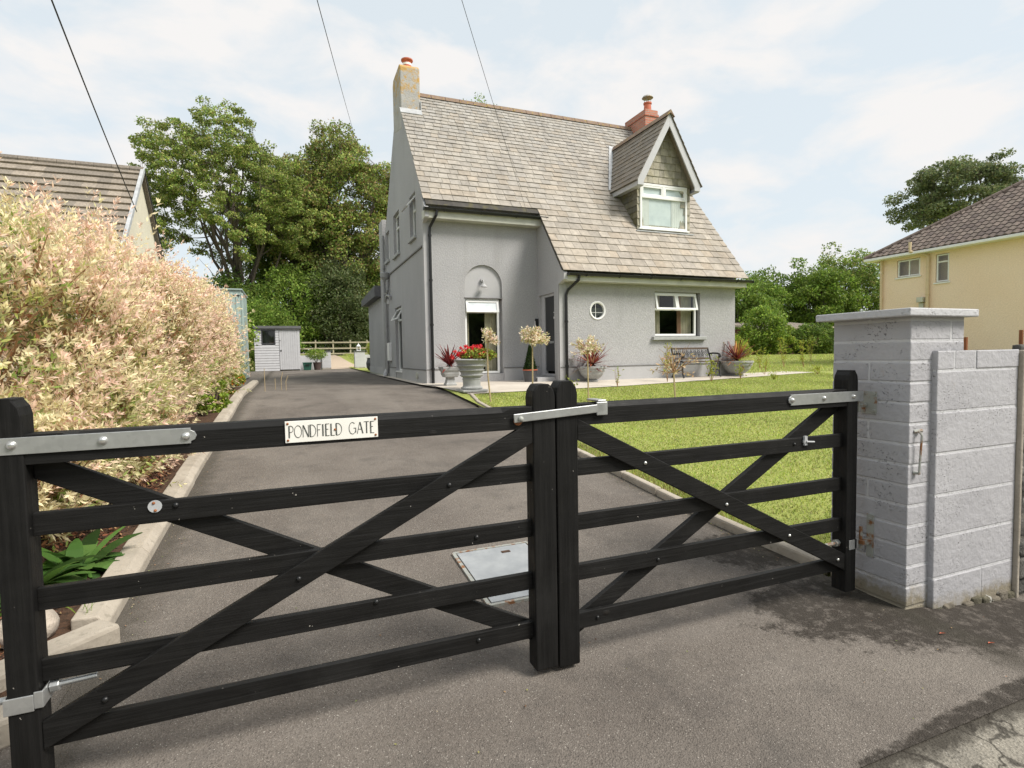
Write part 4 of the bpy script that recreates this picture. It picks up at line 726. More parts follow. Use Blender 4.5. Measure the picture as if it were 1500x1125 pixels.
#@@PLANTS
# ------------------------------------------------------------------ leaf-cloud helpers
def strips(c, n, ln, wd, el, droop, cols, seg=5, az=None, var=.2, spread=.02):
    """curved strap leaves from a point -> quads, colours"""
    A = rng.uniform(0, 2*np.pi, n) if az is None else rng.uniform(az[0], az[1], n); E_ = np.radians(rng.uniform(el[0], el[1], n)); Ln = rng.uniform(ln[0], ln[1], n); W = rng.uniform(wd[0], wd[1], n)
    P = np.array(c)+np.c_[rng.normal(0, spread, n), rng.normal(0, spread, n), np.zeros(n)]; hd = np.c_[np.cos(A), np.sin(A), np.zeros(n)]; sdv = np.c_[-np.sin(A), np.cos(A), np.zeros(n)]
    pts = [P]; e = E_.copy(); dr = rng.uniform(droop[0], droop[1], n)
    for i in range(seg): pts.append(pts[-1]+(hd*np.cos(e)[:, None]+np.array([0, 0, 1])*np.sin(e)[:, None])*(Ln/seg)[:, None]); e = e-dr/seg
    wp = [math.sin(math.pi*min(.98, (.12+.88*i/seg)))**.6 for i in range(seg+1)]; Q = []
    for i in range(seg):
        w0 = (W*wp[i]/2)[:, None]; w1 = (W*wp[i+1]/2)[:, None]; Q.append(np.stack([pts[i]-sdv*w0, pts[i]+sdv*w0, pts[i+1]+sdv*w1, pts[i+1]-sdv*w1], 1))
    cc = pal(n, cols, var); return np.concatenate(Q), np.concatenate([cc]*seg)
def blob(n, r, flat=1.): p = rng.normal(size=(n, 3)); p = unit(p)*rng.uniform(.35, 1, (n, 1))**.6; return p*np.array([r, r, r*flat])
def limb(mb, a, b, r0_, r1_, bend=.12, n=6, k=6):
    a, b = np.array(a, float), np.array(b, float); d = b-a; L1 = np.linalg.norm(d); off = rng.normal(0, bend*L1*.5, 3); pts = []
    for i in range(n+1): t_ = i/n; pts.append(a+d*t_+off*math.sin(math.pi*t_)+rng.normal(0, .012*L1, 3)*(0 < i < n))
    mb.tube(pts, [r0_+(r1_-r0_)*i/n for i in range(n+1)], k, cap=False); return np.array(pts)
def tree(name, label, cat, base, trunk_top, tr, centre, rad, ncl, nlf, clr, lsz, cols, nlimb=9, group=None, flat=.6, low=-.5, hole=0., barkm='bark', lumps=0, droopy=0):
    t_ = thing(name, label, cat, tuple(base), group); mb = MB(); base = np.array(base, float); tt = np.array(trunk_top, float); cen = np.array(centre, float); rad = np.array(rad, float)
    tp = limb(mb, base-np.array([0, 0, .2]), tt, tr, tr*.62, .06, 8, 10); samples = [tp[4:]]; 
    for i in range(nlimb):
        a = 2*math.pi*(i+rng.uniform(-.3, .3))/nlimb; el = rng.uniform(-.15, .95); d = np.array([math.cos(a)*math.cos(el), math.sin(a)*math.cos(el), math.sin(el)]); e = cen+d*rad*rng.uniform(.55, .8)
        st = tp[rng.integers(4, 9)]; p = limb(mb, st, e, tr*.42, tr*.10, .14, 8, 6); samples.append(p[2:])
        for j in range(3):
            q = p[rng.integers(3, 8)]; e2 = q+(e-q)*.25+rng.normal(0, 1, 3)*rad*.15; p2 = limb(mb, q, e2, tr*.16, tr*.05, .14, 5, 5); samples.append(p2[1:])
    S_ = np.concatenate(samples); cl = []
    while len(cl) < ncl:
        d = rng.normal(size=3); d /= np.linalg.norm(d)
        if d[2] < low: continue
        q = rng.uniform(.3, 1)**.45; bump = .97+.11*math.sin(d[0]*7+d[2]*5+base[0])+.10*math.sin(d[1]*9+d[0]*4+2); cl.append(cen+d*rad*q*bump)
    cl = np.array(cl); VV = []; CC = []; per = nlf//ncl
    for c in cl:
        j = np.argmin(((S_-c)**2).sum(1)); limb(mb, S_[j], c, tr*.05, tr*.018, .10, 3, 4)
        n_ = max(2, int(per*rng.uniform(.6, 1.4))); r_ = clr*rng.uniform(.7, 1.3); P = c+blob(n_, r_, flat); D = rng.normal(size=(n_, 3))+np.array([0, 0, -droopy]); Lg = rng.uniform(.7, 1.3, n_)*lsz; VV.append(leaves(P, D, Lg, Lg*.62)); CC.append(pal(n_, cols, .16)*rng.uniform(.8, 1.25))
    mb.build('trunk', M[barkm], t_, smooth=True); npmesh('crown', np.concatenate(VV), np.concatenate(CC), M['leaf'], t_); return t_
def bush(name, label, cat, c, rad, nlf, lsz, cols, ncl=60, group=None, clr=None, asp=.55, stems=6, stemmat='bark'):
    base = (c[0], c[1], gz(c[0], c[1])); t_ = thing(name, label, cat, base, group); rad = np.array(rad, float); cen = np.array([c[0], c[1], base[2]+rad[2]*.95]); VV = []; CC = []; per = nlf//ncl; clr = clr or min(rad)*.33
    for i in range(ncl):
        d = rng.normal(size=3); d /= np.linalg.norm(d); q = rng.uniform(.35, 1)**.4; p = cen+d*rad*q; p[2] = max(p[2], base[2]+clr*.4); n_ = max(2, int(per*rng.uniform(.6, 1.4))); P = p+blob(n_, clr*rng.uniform(.7, 1.3), .85); P[:, 2] = np.maximum(P[:, 2], base[2]+.02)
        Lg = rng.uniform(.7, 1.3, n_)*lsz; VV.append(leaves(P, rng.normal(size=(n_, 3))+d*.6, Lg, Lg*asp)); CC.append(pal(n_, cols, .16)*rng.uniform(.78, 1.25))
    npmesh('foliage', np.concatenate(VV), np.concatenate(CC), M['leaf'], t_); mb = MB()
    for i in range(stems): e = cen+rng.normal(0, .4, 3)*rad; limb(mb, base, e, .02+.02*rad[2], .01, .1, 5, 5)
    mb.build('stems', M[stemmat], t_); return t_
GD = [(0.119, 0.185, 0.039), (0.162, 0.24, 0.048), (0.086, 0.152, 0.032), (0.217, 0.283, 0.064)]
GM = [(0.147, 0.227, 0.04), (0.195, 0.292, 0.048), (0.114, 0.179, 0.032), (0.243, 0.325, 0.065)]
GL = [(0.24, 0.348, 0.048), (0.312, 0.396, 0.06), (0.168, 0.264, 0.036), (0.36, 0.408, 0.072)]
OAK = [(0.204, 0.287, 0.067), (0.287, 0.359, 0.084), (0.144, 0.215, 0.053), (0.407, 0.454, 0.12), (0.253, 0.241, 0.092)]

# ------------------------------------------------------------------ variegated willow hedge shrubs
def willow(label, c, rad, top, nsh, nl, lsz, pinky=.5, name='willow_shrub'):
    bz = gz(c[0], c[1])+.05; t_ = thing(name, label, 'shrub', (c[0], c[1], bz), 'variegated willow shrubs along the left of the driveway'); H1 = top-bz; cen = np.array([c[0], c[1], bz+H1*.46]); rad = np.array([rad[0], rad[1], H1*.54])
    d = unit(rng.normal(size=(nsh*2, 3))); d = d[d[:, 2] > -.85][:nsh]; d = np.sign(d)*np.abs(d)**.8; d = unit(d)
    lump = 1+.09*np.sin(d[:, 0]*6+d[:, 1]*4+c[1])+.07*np.sin(d[:, 2]*9+d[:, 0]*5)+.05*np.sin(d[:, 1]*14)
    surf = cen+d*rad*lump[:, None]*1.0; n_ = unit(d/rad); ax = unit(n_*.75+np.array([0, 0, .62])+rng.normal(0, .32, (len(d), 3)))
    ln = rng.uniform(.18, .42, len(d)); spike = rng.random(len(d)) < .09; ln[spike] *= 1.8; start = surf-n_*.24; start[:, 2] = np.maximum(start[:, 2], bz+.02)
    tone = rng.random(len(d)); patch = np.sin(surf[:, 0]*2.7+surf[:, 2]*2.1)+np.sin(surf[:, 1]*2.3-surf[:, 2]*3.1+1)+rng.normal(0, .5, len(d))
    hf = np.clip((surf[:, 2]-bz)/H1, 0, 1); VV = []; CC = []
    ref = unit(np.cross(ax, rng.normal(size=ax.shape))); bi = np.cross(ax, ref)
    for k in range(nl):
        f = (k+rng.random(len(d)))/nl; f = f**.75 if k >= 6 else np.full(len(d), 1.)*rng.uniform(.93, 1.02, len(d)); a = (k*2.4 if k >= 6 else k*1.257)+rng.uniform(-.5, .5, len(d)); side = ref*np.cos(a)[:, None]+bi*np.sin(a)[:, None]; open_ = (1.15-.35*f) if k >= 6 else rng.uniform(.7, 1.5, len(d))
        D = ax+side*open_[:, None]; L1 = lsz*(1.05-.22*f)*rng.uniform(.75, 1.25, len(d)); P = start+ax*(ln*f)[:, None]; VV.append(leaves(P, D, L1, L1*.30, N=unit(ax+rng.normal(0, .3, ax.shape))))
        green = np.array([.26, .38, .07]); lime = np.array([.52, .56, .16]); cream = np.array([.94, .83, .54]); pink = np.array([.95, .70, .56])
        g1 = np.clip(f*1.9-.20-.75*(patch < -.5)-.25*(rng.random(len(d)) < .25)-.12*(hf < .3), 0, 1)[:, None]; tip = np.where((tone < pinky)[:, None], pink, cream)*(.86+.14*hf[:, None]); bs = np.where((tone*7 % 1 < .45)[:, None], lime, green); c_ = bs*(1-g1)+tip*g1
        CC.append(np.clip(c_*(1+rng.normal(0, .08, (len(d), 1))), .01, .97))
    # inner darker leaves
    m = nsh*3; di = unit(rng.normal(size=(m, 3))); q = rng.uniform(.55, .93, (m, 1)); P = cen+di*rad*q; P[:, 2] = np.maximum(P[:, 2], bz+.03); L1 = rng.uniform(.8, 1.3, m)*lsz*1.1; VV.append(leaves(P, rng.normal(size=(m, 3)), L1, L1*.3)); CC.append(pal(m, [(.26, .17, .07), (.12, .15, .04), (.34, .25, .12), (.24, .11, .05), (.38, .32, .16)], .2))
    npmesh('leaves', np.concatenate(VV), np.concatenate(CC), M['leaf'], t_)
    mb = MB()
    for i in range(150):
        j = rng.integers(0, len(surf)); limb(mb, (c[0]+rng.normal(0, .12), c[1]+rng.normal(0, .15), bz), surf[j]-n_[j]*.05+ax[j]*.1, .012, .003, .10, 6, 4)
    mb.build('stems', M['twig'], t_)
    return t_
willow('largest pink and cream variegated willow shrub, nearest the gate and the name plate end', (-2.55, 5.35), (1.62, 1.85), 2.62, 4600, 18, .054, .55)
willow('second pink-tipped willow shrub along the kerb, behind the largest one', (-2.25, 8.3), (1.28, 1.75), 2.95, 3300, 16, .056, .6)
willow('third willow shrub along the kerb, lower and creamier, before the small last one', (-1.86, 11.0), (.95, 1.5), 2.85, 2000, 13, .06, .5)
willow('last and smallest willow shrub at the far end of the kerb', (-1.70, 13.6), (.66, 1.2), 2.50, 900, 12, .08, .35)
willow('low willow shrub skirting the flower bed under the largest one', (-1.95, 4.35), (.80, .75), 1.15, 1300, 16, .054, .30)
willow('low spreading willow skirt spilling towards the kerb, beside the largest one', (-1.55, 5.9), (.50, 1.5), 1.30, 1500, 15, .054, .45)
# bed plants
def leafy(name, label, c, n, ln, wd, el, droop, cols, cat='plant', group=None, zoff=.05, seg=5, part='leaves', obj=None):
    z = gz(*c)+zoff; t_ = thing(name, label, cat, (c[0], c[1], z), group) if obj is None else obj; Q, cc = strips((c[0], c[1], z), n, ln, wd, el, droop, cols, seg); npmesh(part, Q, cc, M['leaf'], t_); return t_
leafy('broad_leaf_plant', 'clump of broad drooping green leaves in the bark bed beside the left gate stile', (-1.36, 3.72), 34, (.22, .48), (.05, .13), (10, 70), (.5, 1.9), [(.07, .15, .03), (.10, .20, .04), (.05, .11, .025)], 'bed plant')
leafy('broad_leaf_plant', 'second broad-leaved clump in the bed, under the low willow, nearer the kerb', (-1.22, 3.95), 40, (.18, .38), (.05, .12), (10, 70), (.5, 1.9), [(.07, .15, .03), (.11, .22, .05), (.05, .11, .025)], 'bed plant')
leafy('broad_leaf_plant', 'green leafy clump leaning over the left kerb under the willow', (-1.16, 5.0), 26, (.12, .30), (.05, .10), (5, 60), (.4, 1.6), [(.12, .22, .05), (.16, .27, .06)], 'bed plant')
leafy('strap_leaf_plant', 'long thin strap leaves arching over the bark chips near the left stile', (-1.42, 3.45), 14, (.30, .60), (.012, .028), (15, 50), (.4, 1.3), [(.12, .22, .03), (.18, .28, .05)], 'bed plant')
leafy('broad_leaf_plant', 'dark leaved clump under the willow further along the kerb', (-1.22, 7.3), 40, (.10, .26), (.04, .08), (5, 70), (.4, 1.6), GM, 'bed plant')
leafy('grass_tuft', 'small green weed growing on the top of the left kerb', (-.98, 3.30), 6, (.05, .10), (.004, .009), (50, 90), (.1, .8), GL, 'weed', zoff=.10)
leafy('fern_clump', 'tall narrow green clump at the far end of the kerb beside the shed', (-1.28, 15.3), 80, (.5, .95), (.03, .06), (55, 90), (.2, 1.2), GM, 'bed plant')
bush('ground_cover_plant', 'yellow-green low clump spilling over the far part of the left kerb', 'low plant', (-1.18, 10.2), (.22, .8, .28), 3000, .05, GL, 30)
bush('ground_cover_plant', 'low yellow-green clump with orange flowers near the far end of the kerb', 'low plant', (-1.15, 12.6), (.22, .6, .30), 2200, .05, GL+[(.6, .2, .04)], 24)
mb = MB(); mb.lathe([(.03, -.02), (.115, .0), (.135, .06), (.10, .12), (.03, .145)], (-1.20, 3.22, gz(-1.2, 3.2)+.05), 9); rk = mb.build('rock', M['pale_rock'], bevel=.02); rk.modifiers.new('s', 'SUBSURF').levels = 2; meta(rk, 'pale rounded rock on the bark chips behind the left gate stile', 'rock')
mb = MB(); mb.lathe([(.03, -.02), (.16, .0), (.17, .07), (.12, .12), (.03, .13)], (-1.55, 2.80, gz(-1.5, 2.7)+.02), 8); rk = mb.build('rock', M['pale_rock'], bevel=.02); rk.modifiers.new('s', 'SUBSURF').levels = 2; meta(rk, 'flat pinkish rock at the left picture edge beside the gate stile', 'rock')
n = 7000; X_ = rng.uniform(-1.95, -1.12, n); Y1 = rng.uniform(2.75, 6.5, n); P = np.c_[X_, Y1, g(X_, Y1)+.055+rng.uniform(0, .03, n)]; D = np.c_[rng.normal(size=(n, 2)), rng.normal(0, .35, n)]; L1 = rng.uniform(.015, .06, n)
o = npmesh('bark_chips', leaves(P, D, L1, L1*.38, N=unit(np.c_[rng.normal(0, .4, (n, 2)), np.ones(n)])), pal(n, [(.16, .055, .025), (.09, .035, .02), (.24, .10, .05), (.32, .18, .09), (.05, .025, .015)], .2), M['chips']); o['kind'] = 'stuff'
# dry stems by the far drive
mb = MB()
for x, y, h, b in ((-.56, 13.6, .52, 0), (-.36, 14.2, .26, 0), (-.22, 13.8, .42, .35), (-.12, 13.7, .34, .4)):
    z = gz(x, y); mb.tube([(x, y, z), (x, y, z+h*.6), (x+b*.25-.05*(b > 0), y, z+h)], .007, 5)
meta(mb.build('dry_stems', M['stemtan']), 'few thin dry stems standing on the far driveway in front of the shed', 'dry stems')

# ------------------------------------------------------------------ standard willows on the lawn
def standard(label, bx, by, hx, hy, hz_, r, nsh, dens, cols, bare=40, bow=0):
    z = gz(bx, by)+.03; t_ = thing('standard_willow', label, 'small tree', (bx, by, z), 'standard willows on the lawn'); mb = MB(); mb.tube([(bx, by, z), (bx*.6+hx*.4-bow, by*.6+hy*.4, z+(hz_-z)*.4), (hx-bow*.5, hy, z+(hz_-z)*.75), (hx, hy, hz_-r*.55)], [.016, .014, .013, .015], 6); mb.build('stem', M['stemtan'], t_)
    top = np.array([hx, hy, hz_-r*.6]); mb = MB(); VV = []; CC = []
    for i in range(nsh):
        a = rng.uniform(0, 6.28); el = rng.uniform(-.15, 1.3); L1 = r*rng.uniform(.7, 1.25); e = top+np.array([math.cos(a)*math.cos(el)*L1, math.sin(a)*math.cos(el)*L1, math.sin(el)*L1*1.05]); pts = limb(mb, top, e, .005, .002, .10, 4, 4)
        for k in range(dens):
            f = rng.uniform(.35, 1); p = pts[0]+(pts[-1]-pts[0])*f; nn = 5; VV.append(leaves(np.repeat(p[None], nn, 0)+rng.normal(0, .012, (nn, 3)), rng.normal(size=(nn, 3))+(e-top)*2, rng.uniform(.04, .075, nn), rng.uniform(.016, .028, nn))); CC.append(pal(nn, cols, .12))
    mb.build('twigs', M['twig'], t_); npmesh('leaves', np.concatenate(VV), np.concatenate(CC), M['leaf'], t_)
PK = [(.92, .70, .58), (.92, .84, .66), (.88, .76, .55), (.50, .48, .2)]
standard('thin standard willow with a sparse cream head in front of the french window', 3.42, 9.62, 3.38, 9.6, 1.80, .19, 26, 5, PK, bow=.03)
standard('fullest standard willow, pink and cream head in front of the door wall', 4.40, 9.9, 4.41, 9.9, 1.84, .27, 74, 8, PK)
standard('standard willow in front of the black downpipe, between the fullest and the leafless ones', 5.16, 9.04, 5.15, 9.04, 1.64, .29, 40, 4, PK)
standard('nearly leafless standard willow on the lawn in front of the bench', 5.47, 6.9, 5.43, 6.9, 1.36, .40, 36, 1, [(.7, .5, .32), (.6, .5, .3)])
# saplings
def sapling(label, x, y, h, w_, n_=70, cols=GL):
    z = gz(x, y)+.03; t_ = thing('sapling', label, 'sapling', (x, y, z), 'young hedge saplings on the lawn'); mb = MB(); VV = []; CC = []
    for i in range(4):
        e = np.array([x+rng.normal(0, w_*.5), y+rng.normal(0, w_*.5), z+h*rng.uniform(.75, 1)]); pts = limb(mb, (x, y, z), e, .006, .003, .06, 5, 4)
        for k in range(n_//4): p = pts[rng.integers(2, 6)]+rng.normal(0, .04, 3); VV.append(leaves(p[None].repeat(3, 0), rng.normal(size=(3, 3))+np.array([0, 0, .6]), rng.uniform(.04, .07, 3), rng.uniform(.02, .03, 3))); CC.append(pal(3, cols, .12))
    mb.build('stem', M['twig'], t_); npmesh('leaves', np.concatenate(VV), np.concatenate(CC), M['leaf'], t_)
LM = [(.36, .42, .05), (.44, .46, .07), (.28, .34, .05)]
for q in (('lime sapling low in front of the left bowl planter', 4.95, 9.3, .42, .08, 50), ('wispy sapling before the plinth between round window and bench', 6.96, 10.85, .48, .10, 16), ('tallest lime sapling just left of the bench', 8.7, 11.3, .95, .10, 70), ('lime sapling in front of the right end of the bench', 9.9, 11.1, .62, .16, 70),
          ('small lime sapling just right of the bench, before the wall corner', 11.1, 11.35, .48, .07, 40), ('sapling right of the right-hand bowl planter', 12.7, 12.05, .55, .12, 50), ('sapling on the far lawn just right of the cordyline bowl', 16.6, 16.0, .75, .18, 60), ('taller bushy sapling on the far lawn before the rounded shrub', 17.3, 15.5, 1.15, .22, 110),
          ('bushy lime sapling on the far lawn before the dark hedge', 18.2, 15.4, 1.05, .2, 110), ('far sapling half hidden by the left edge of the pillar', 23.5, 19.5, 1.3, .3, 90), ('thin low weed-like sapling beyond the end of the patio path', 14.4, 11.7, .22, .12, 40), ('tiny sprouting sapling on the lawn nearest the pillar', 14.9, 11.2, .2, .2, 40), ('small sprout on the lawn below the right bowl planter', 11.9, 11.0, .14, .12, 30)):
    sapling(*q, cols=LM)
# ------------------------------------------------------------------ lawn blades
def blades(name, n, x0, x1, y0, y1, h, pw=1.0, cols=None, dz=.03, cond=None):
    X_ = x0+(x1-x0)*rng.random(n); Y1 = y0+(y1-y0)*rng.random(n)**pw
    if cond is not None: k = cond(X_, Y1); X_, Y1 = X_[k], Y1[k]
    m = len(X_); Z = g(X_, Y1)+dz; a = rng.uniform(0, 6.28, m); hh_ = h*rng.uniform(.5, 1.3, m); w_ = rng.uniform(.003, .006, m)*(1+Y1*.12); P = np.c_[X_, Y1, Z]; s_ = np.c_[np.cos(a), np.sin(a), a*0]*w_[:, None]; tip = P+np.c_[rng.normal(0, .35, m)*hh_, rng.normal(0, .35, m)*hh_, hh_]
    cols_ = pal(m, cols, .15)*(.85+.3*(np.sin(X_*2.3+Y1*1.7)*np.sin(X_*.9-Y1*1.3)*.5+.5))[:, None]; o = npmesh(name, np.stack([P-s_, P+s_, tip], 1), cols_, M['leaf'], k=3); o['kind'] = 'stuff'; return o
GR = [(.40, .48, .10), (.45, .52, .13), (.31, .39, .09), (.45, .48, .17), (.50, .48, .22)]
onl = lambda X_, Y1: (X_ > np.interp(Y1, [2.4, 3.3, 4.5, 9.5, 10.9], [3.17, 3.09, 3.12, 3.22, 3.5])) & (Y1 < np.interp(X_, [3.3, 7.2, 9.4, 11.95, 14.9], [10.7, 10.9, 11.2, 11.6, 12.2])) | (X_ > 14.95)
blades('lawn_grass', 230000, 3.1, 15, 2.42, 12.2, .024, 1.25, GR, .033, onl)
blades('lawn_grass', 60000, 12, 36, 12.5, 29, .06, 1, GR, .033)
blades('verge_grass', 9000, 3.10, 3.30, 2.42, 10.8, .05, 1, GR+[(.35, .27, .1)], .03, lambda X_, Y1: X_ > np.interp(Y1, [2.4, 3.3, 4.5, 9.5, 10.9], [3.16, 3.07, 3.10, 3.20, 3.46]))
blades('field_grass', 30000, -12, 14, 33, 45, .12, 1, GR, .0, lambda X_, Y1: (X_ < 1.9) | (X_ > 3.6))
# ------------------------------------------------------------------ pots, urn, planters
def cordyline(label, x, y, z, n, ln, cols, stem=.06):
    t_ = thing('cordyline', label, 'potted plant', (x, y, z), 'red cordylines in the stone planters'); mb = MB(); mb.tube([(x, y, z-.03), (x, y, z+stem+.02)], .02, 8); mb.build('stem', M['bark'], t_)
    Q, cc = strips((x, y, z+stem), n, ln, (.030, .048), (-20, 72), (-.2, .6), cols, 5, var=.25); npmesh('leaves', Q, cc, M['leaf'], t_)
RD = [(.17, .025, .025), (.24, .045, .035), (.12, .02, .022), (.34, .12, .07)]
zp = gz(3.5, 11.1)+.045; un = thing('urn_planter', 'tall ringed stone urn planter at the drive corner of the patio', 'planter', (3.53, 11.1, zp)); mb = MB(); mb.lathe([(.275, 0), (.275, .035), (.24, .045), (.24, .06)], (3.53, 11.1, zp), 4, sq=False) if False else mb.box(3.26, 3.80, 10.83, 11.37, zp, zp+.045); mb.build('foot', M['stone'], un, bevel=.008)
mb = MB(); mb.lathe([(.21, .046), (.23, .07), (.225, .095), (.19, .11), (.185, .15), (.19, .25), (.20, .255), (.20, .275), (.185, .28), (.19, .30), (.235, .325), (.25, .34), (.25, .355), (.22, .36), (.24, .42), (.275, .44), (.28, .455), (.25, .465), (.27, .51), (.315, .535), (.32, .55), (.29, .56), (.315, .61), (.34, .64), (.365, .65), (.37, .67), (.35, .685), (.31, .685), (.30, .62), (.02, .61)], (3.53, 11.1, zp), 40); mb.build('bowl', M['stone'], un, smooth=False, bevel=.004)
ge = thing('geranium', 'red geraniums with lime leaves filling the tall ringed urn', 'flowers', (3.6, 11.1, zp+.62)); n = 2600; P = np.array([3.66, 11.06, zp+.76])+blob(n, .40, .34); npmesh('foliage', leaves(P, rng.normal(size=(n, 3))+np.array([0, 0, .4]), rng.uniform(.03, .06, n), rng.uniform(.03, .05, n)), pal(n, [(.28, .36, .05), (.40, .44, .08), (.14, .20, .03), (.22, .12, .04)], .15), M['leaf'], ge)
VV = []
for i in range(46):
    a = rng.uniform(0, 6.28); r_ = rng.uniform(0, .46); c = np.array([3.60+r_*1.1*math.cos(a)-.03, 11.05+r_*.6*math.sin(a), zp+.80+rng.uniform(0, .17)-(.12*(r_ > .3))]); m = 42; VV.append(leaves(c+blob(m, rng.uniform(.03, .055), .8), rng.normal(size=(m, 3)), rng.uniform(.018, .034, m), .028))
VV = np.concatenate(VV); npmesh('flower_heads', VV, pal(len(VV), [(.75, .012, .02), (.60, .008, .015), (.82, .05, .06), (.80, .16, .17)], .1), M['petal'], ge)
zp = gz(3.4, 12.3)+.045; sq = thing('square_planter', 'square stepped stone planter on a pedestal in the house corner', 'planter', (3.42, 12.4, zp)); mb = MB(); mb.lathe([(.17, 0), (.18, .04), (.15, .07), (.12, .16), (.12, .20)], (3.42, 12.4, zp), 4); mb.lathe([(.20, .201), (.22, .22), (.25, .28), (.25, .32), (.29, .36), (.31, .42), (.31, .445), (.27, .445), (.26, .40), (.02, .40)], (3.42, 12.4, zp), 4)
q = mb.build('bowl', M['stone'], sq, bevel=.006)
cordyline('dark red cordyline in the square planter behind the geraniums', 3.42, 12.4, zp+.42, 70, (.36, .62), RD[:3])
def bowlp(x, y, r, h, label):
    z = gz(x, y)+.045; t_ = thing('bowl_planter', label, 'planter', (x, y, z)); mb = MB(); mb.lathe([(r*.42, 0), (r*.44, .03), (r*.38, .045)], (x, y, z), 36); mb.build('foot', M['stone'], t_)
    mb = MB(); mb.lathe([(r*.30, .046), (r*.55, h*.22), (r*.60, h*.26), (r*.74, h*.42), (r*.80, h*.46), (r*.88, h*.66), (r*.94, h*.70), (r*.96, h*.84), (r*1.02, h*.88), (r*1.02, h*.98), (r*.92, h), (r*.88, h*.9), (.02, h*.88)], (x, y, z), 36); mb.build('bowl', M['stone'], t_, bevel=.004); return z+h*.9
zt = bowlp(6.95, 11.98, .35, .38, 'grey ribbed bowl planter by the black downpipe right of the door'); cordyline('spreading bronze cordyline in the bowl by the downpipe', 6.95, 11.98, zt, 95, (.42, .72), RD+[(.42, .2, .12)], .08)
zt = bowlp(11.60, 11.98, .42, .42, 'grey ribbed bowl planter at the right-hand house corner'); cordyline('bright red cordyline with orange tips in the right-hand corner bowl', 11.60, 11.98, zt, 120, (.42, .75), RD+[(.55, .26, .10), (.5, .3, .08)], .08)
zp = gz(5.5, 12.6)+.045; pt = thing('plant_pot', 'charcoal pot with terracotta rim beside the front door', 'plant pot', (5.58, 12.7, zp)); mb = MB(); mb.lathe([(.14, 0), (.175, .27), (.175, .29), (.15, .29), (.14, .26), (.02, .26)], (5.58, 12.7, zp), 28); mb.build('pot', M['slatepot'], pt)
mb = MB(); mb.lathe([(.178, .291), (.195, .295), (.195, .315), (.15, .315), (.15, .291)], (5.58, 12.7, zp), 28); mb.build('rim', M['terracotta'], pt)
cy = thing('conifer', 'small dark green cone-shaped conifer in the pot by the front door', 'potted plant', (5.58, 12.7, zp+.28)); n = 3200; hh = rng.random(n)**1.4; a = rng.uniform(0, 6.28, n); r_ = .155*(1-hh)*rng.uniform(.6, 1.05, n)+.01; P = np.c_[5.58+r_*np.cos(a), 12.7+r_*np.sin(a), zp+.30+hh*.60]; npmesh('foliage', leaves(P, np.c_[np.cos(a)*.5, np.sin(a)*.5, np.ones(n)], rng.uniform(.03, .05, n), .018), pal(n, [(.03, .06, .015), (.05, .085, .02), (.02, .045, .012)]), M['leaf'], cy)
mb = MB(); mb.tube([(5.58, 12.7, zp+.27), (5.58, 12.7, zp+.80)], [.012, .004], 6); mb.build('trunk', M['bark'], cy)
# ------------------------------------------------------------------ bench
zb_ = .755; bn = thing('garden_bench', 'garden bench with curled black iron ends and ornate back panel under the window', 'bench', (10.12, 12.0, zb_)); B0, B1 = 9.52, 10.74
for x in (B0, B1):
    mb = MB(); q = lambda y, z: (x, y, zb_+z); r_ = .023
    mb.tube([q(11.68, 0), q(11.72, .10), q(11.74, .22), q(11.72, .33), q(11.70, .40), q(11.78, .43), q(12.02, .40)], r_, 8); mb.tube([q(12.16, 0), q(12.08, .12), q(12.04, .25), q(12.03, .38), q(12.10, .55), q(12.17, .72), q(12.19, .79)], r_, 8)
    mb.tube([q(11.74, .22), q(11.88, .17), q(12.05, .22)], .012, 8); mb.tube([q(11.80, .40), q(11.84, .28), q(11.92, .26), q(11.96, .38)], .010, 8); mb.tube([q(12.13, .62), q(11.98, .64), q(11.80, .63), q(11.70, .60), q(11.68, .56), q(11.72, .53), q(11.75, .56)], r_, 8); mb.tube([q(11.75, .60), q(11.78, .50), q(11.74, .42)], .011, 8); mb.build('bench_end', M['iron'], bn)
for i in range(6): mb = MB(); y = 11.73+i*.058; mb.box(B0+.018, B1-.018, y, y+.045, zb_+.415-.003*i, zb_+.437-.003*i); mb.build('seat_slat', M['benchwood'], bn, bevel=.003)
def bk(z): return 12.045+(z-.45)*.42
mb = MB(); mb.bar((B0+.018, bk(.76), zb_+.775), (B1-.018, bk(.76), zb_+.775), .02, .05); mb.bar((B0+.018, bk(.5), zb_+.50), (B1-.018, bk(.5), zb_+.50), .02, .045); mb.build('back_rail', M['benchwood'], bn, bevel=.003)
mb = MB()
for i in range(9):
    x = B0+.10+i*(B1-B0-.2)/8; c = lambda dx, z: (x+dx, bk(z)-.0, zb_+z)
    mb.tube([c(.05*math.cos(a), .637+.075*math.sin(a)) for a in np.linspace(0, 2*math.pi, 13)], .007, 5); mb.tube([c(0, .523), c(.02, .6), c(-.02, .68), c(0, .75)], .007, 5); mb.tube([c(-.06, .53), c(0, .637), c(.06, .745)], .006, 5)
mb.build('back_panel', M['iron'], bn)
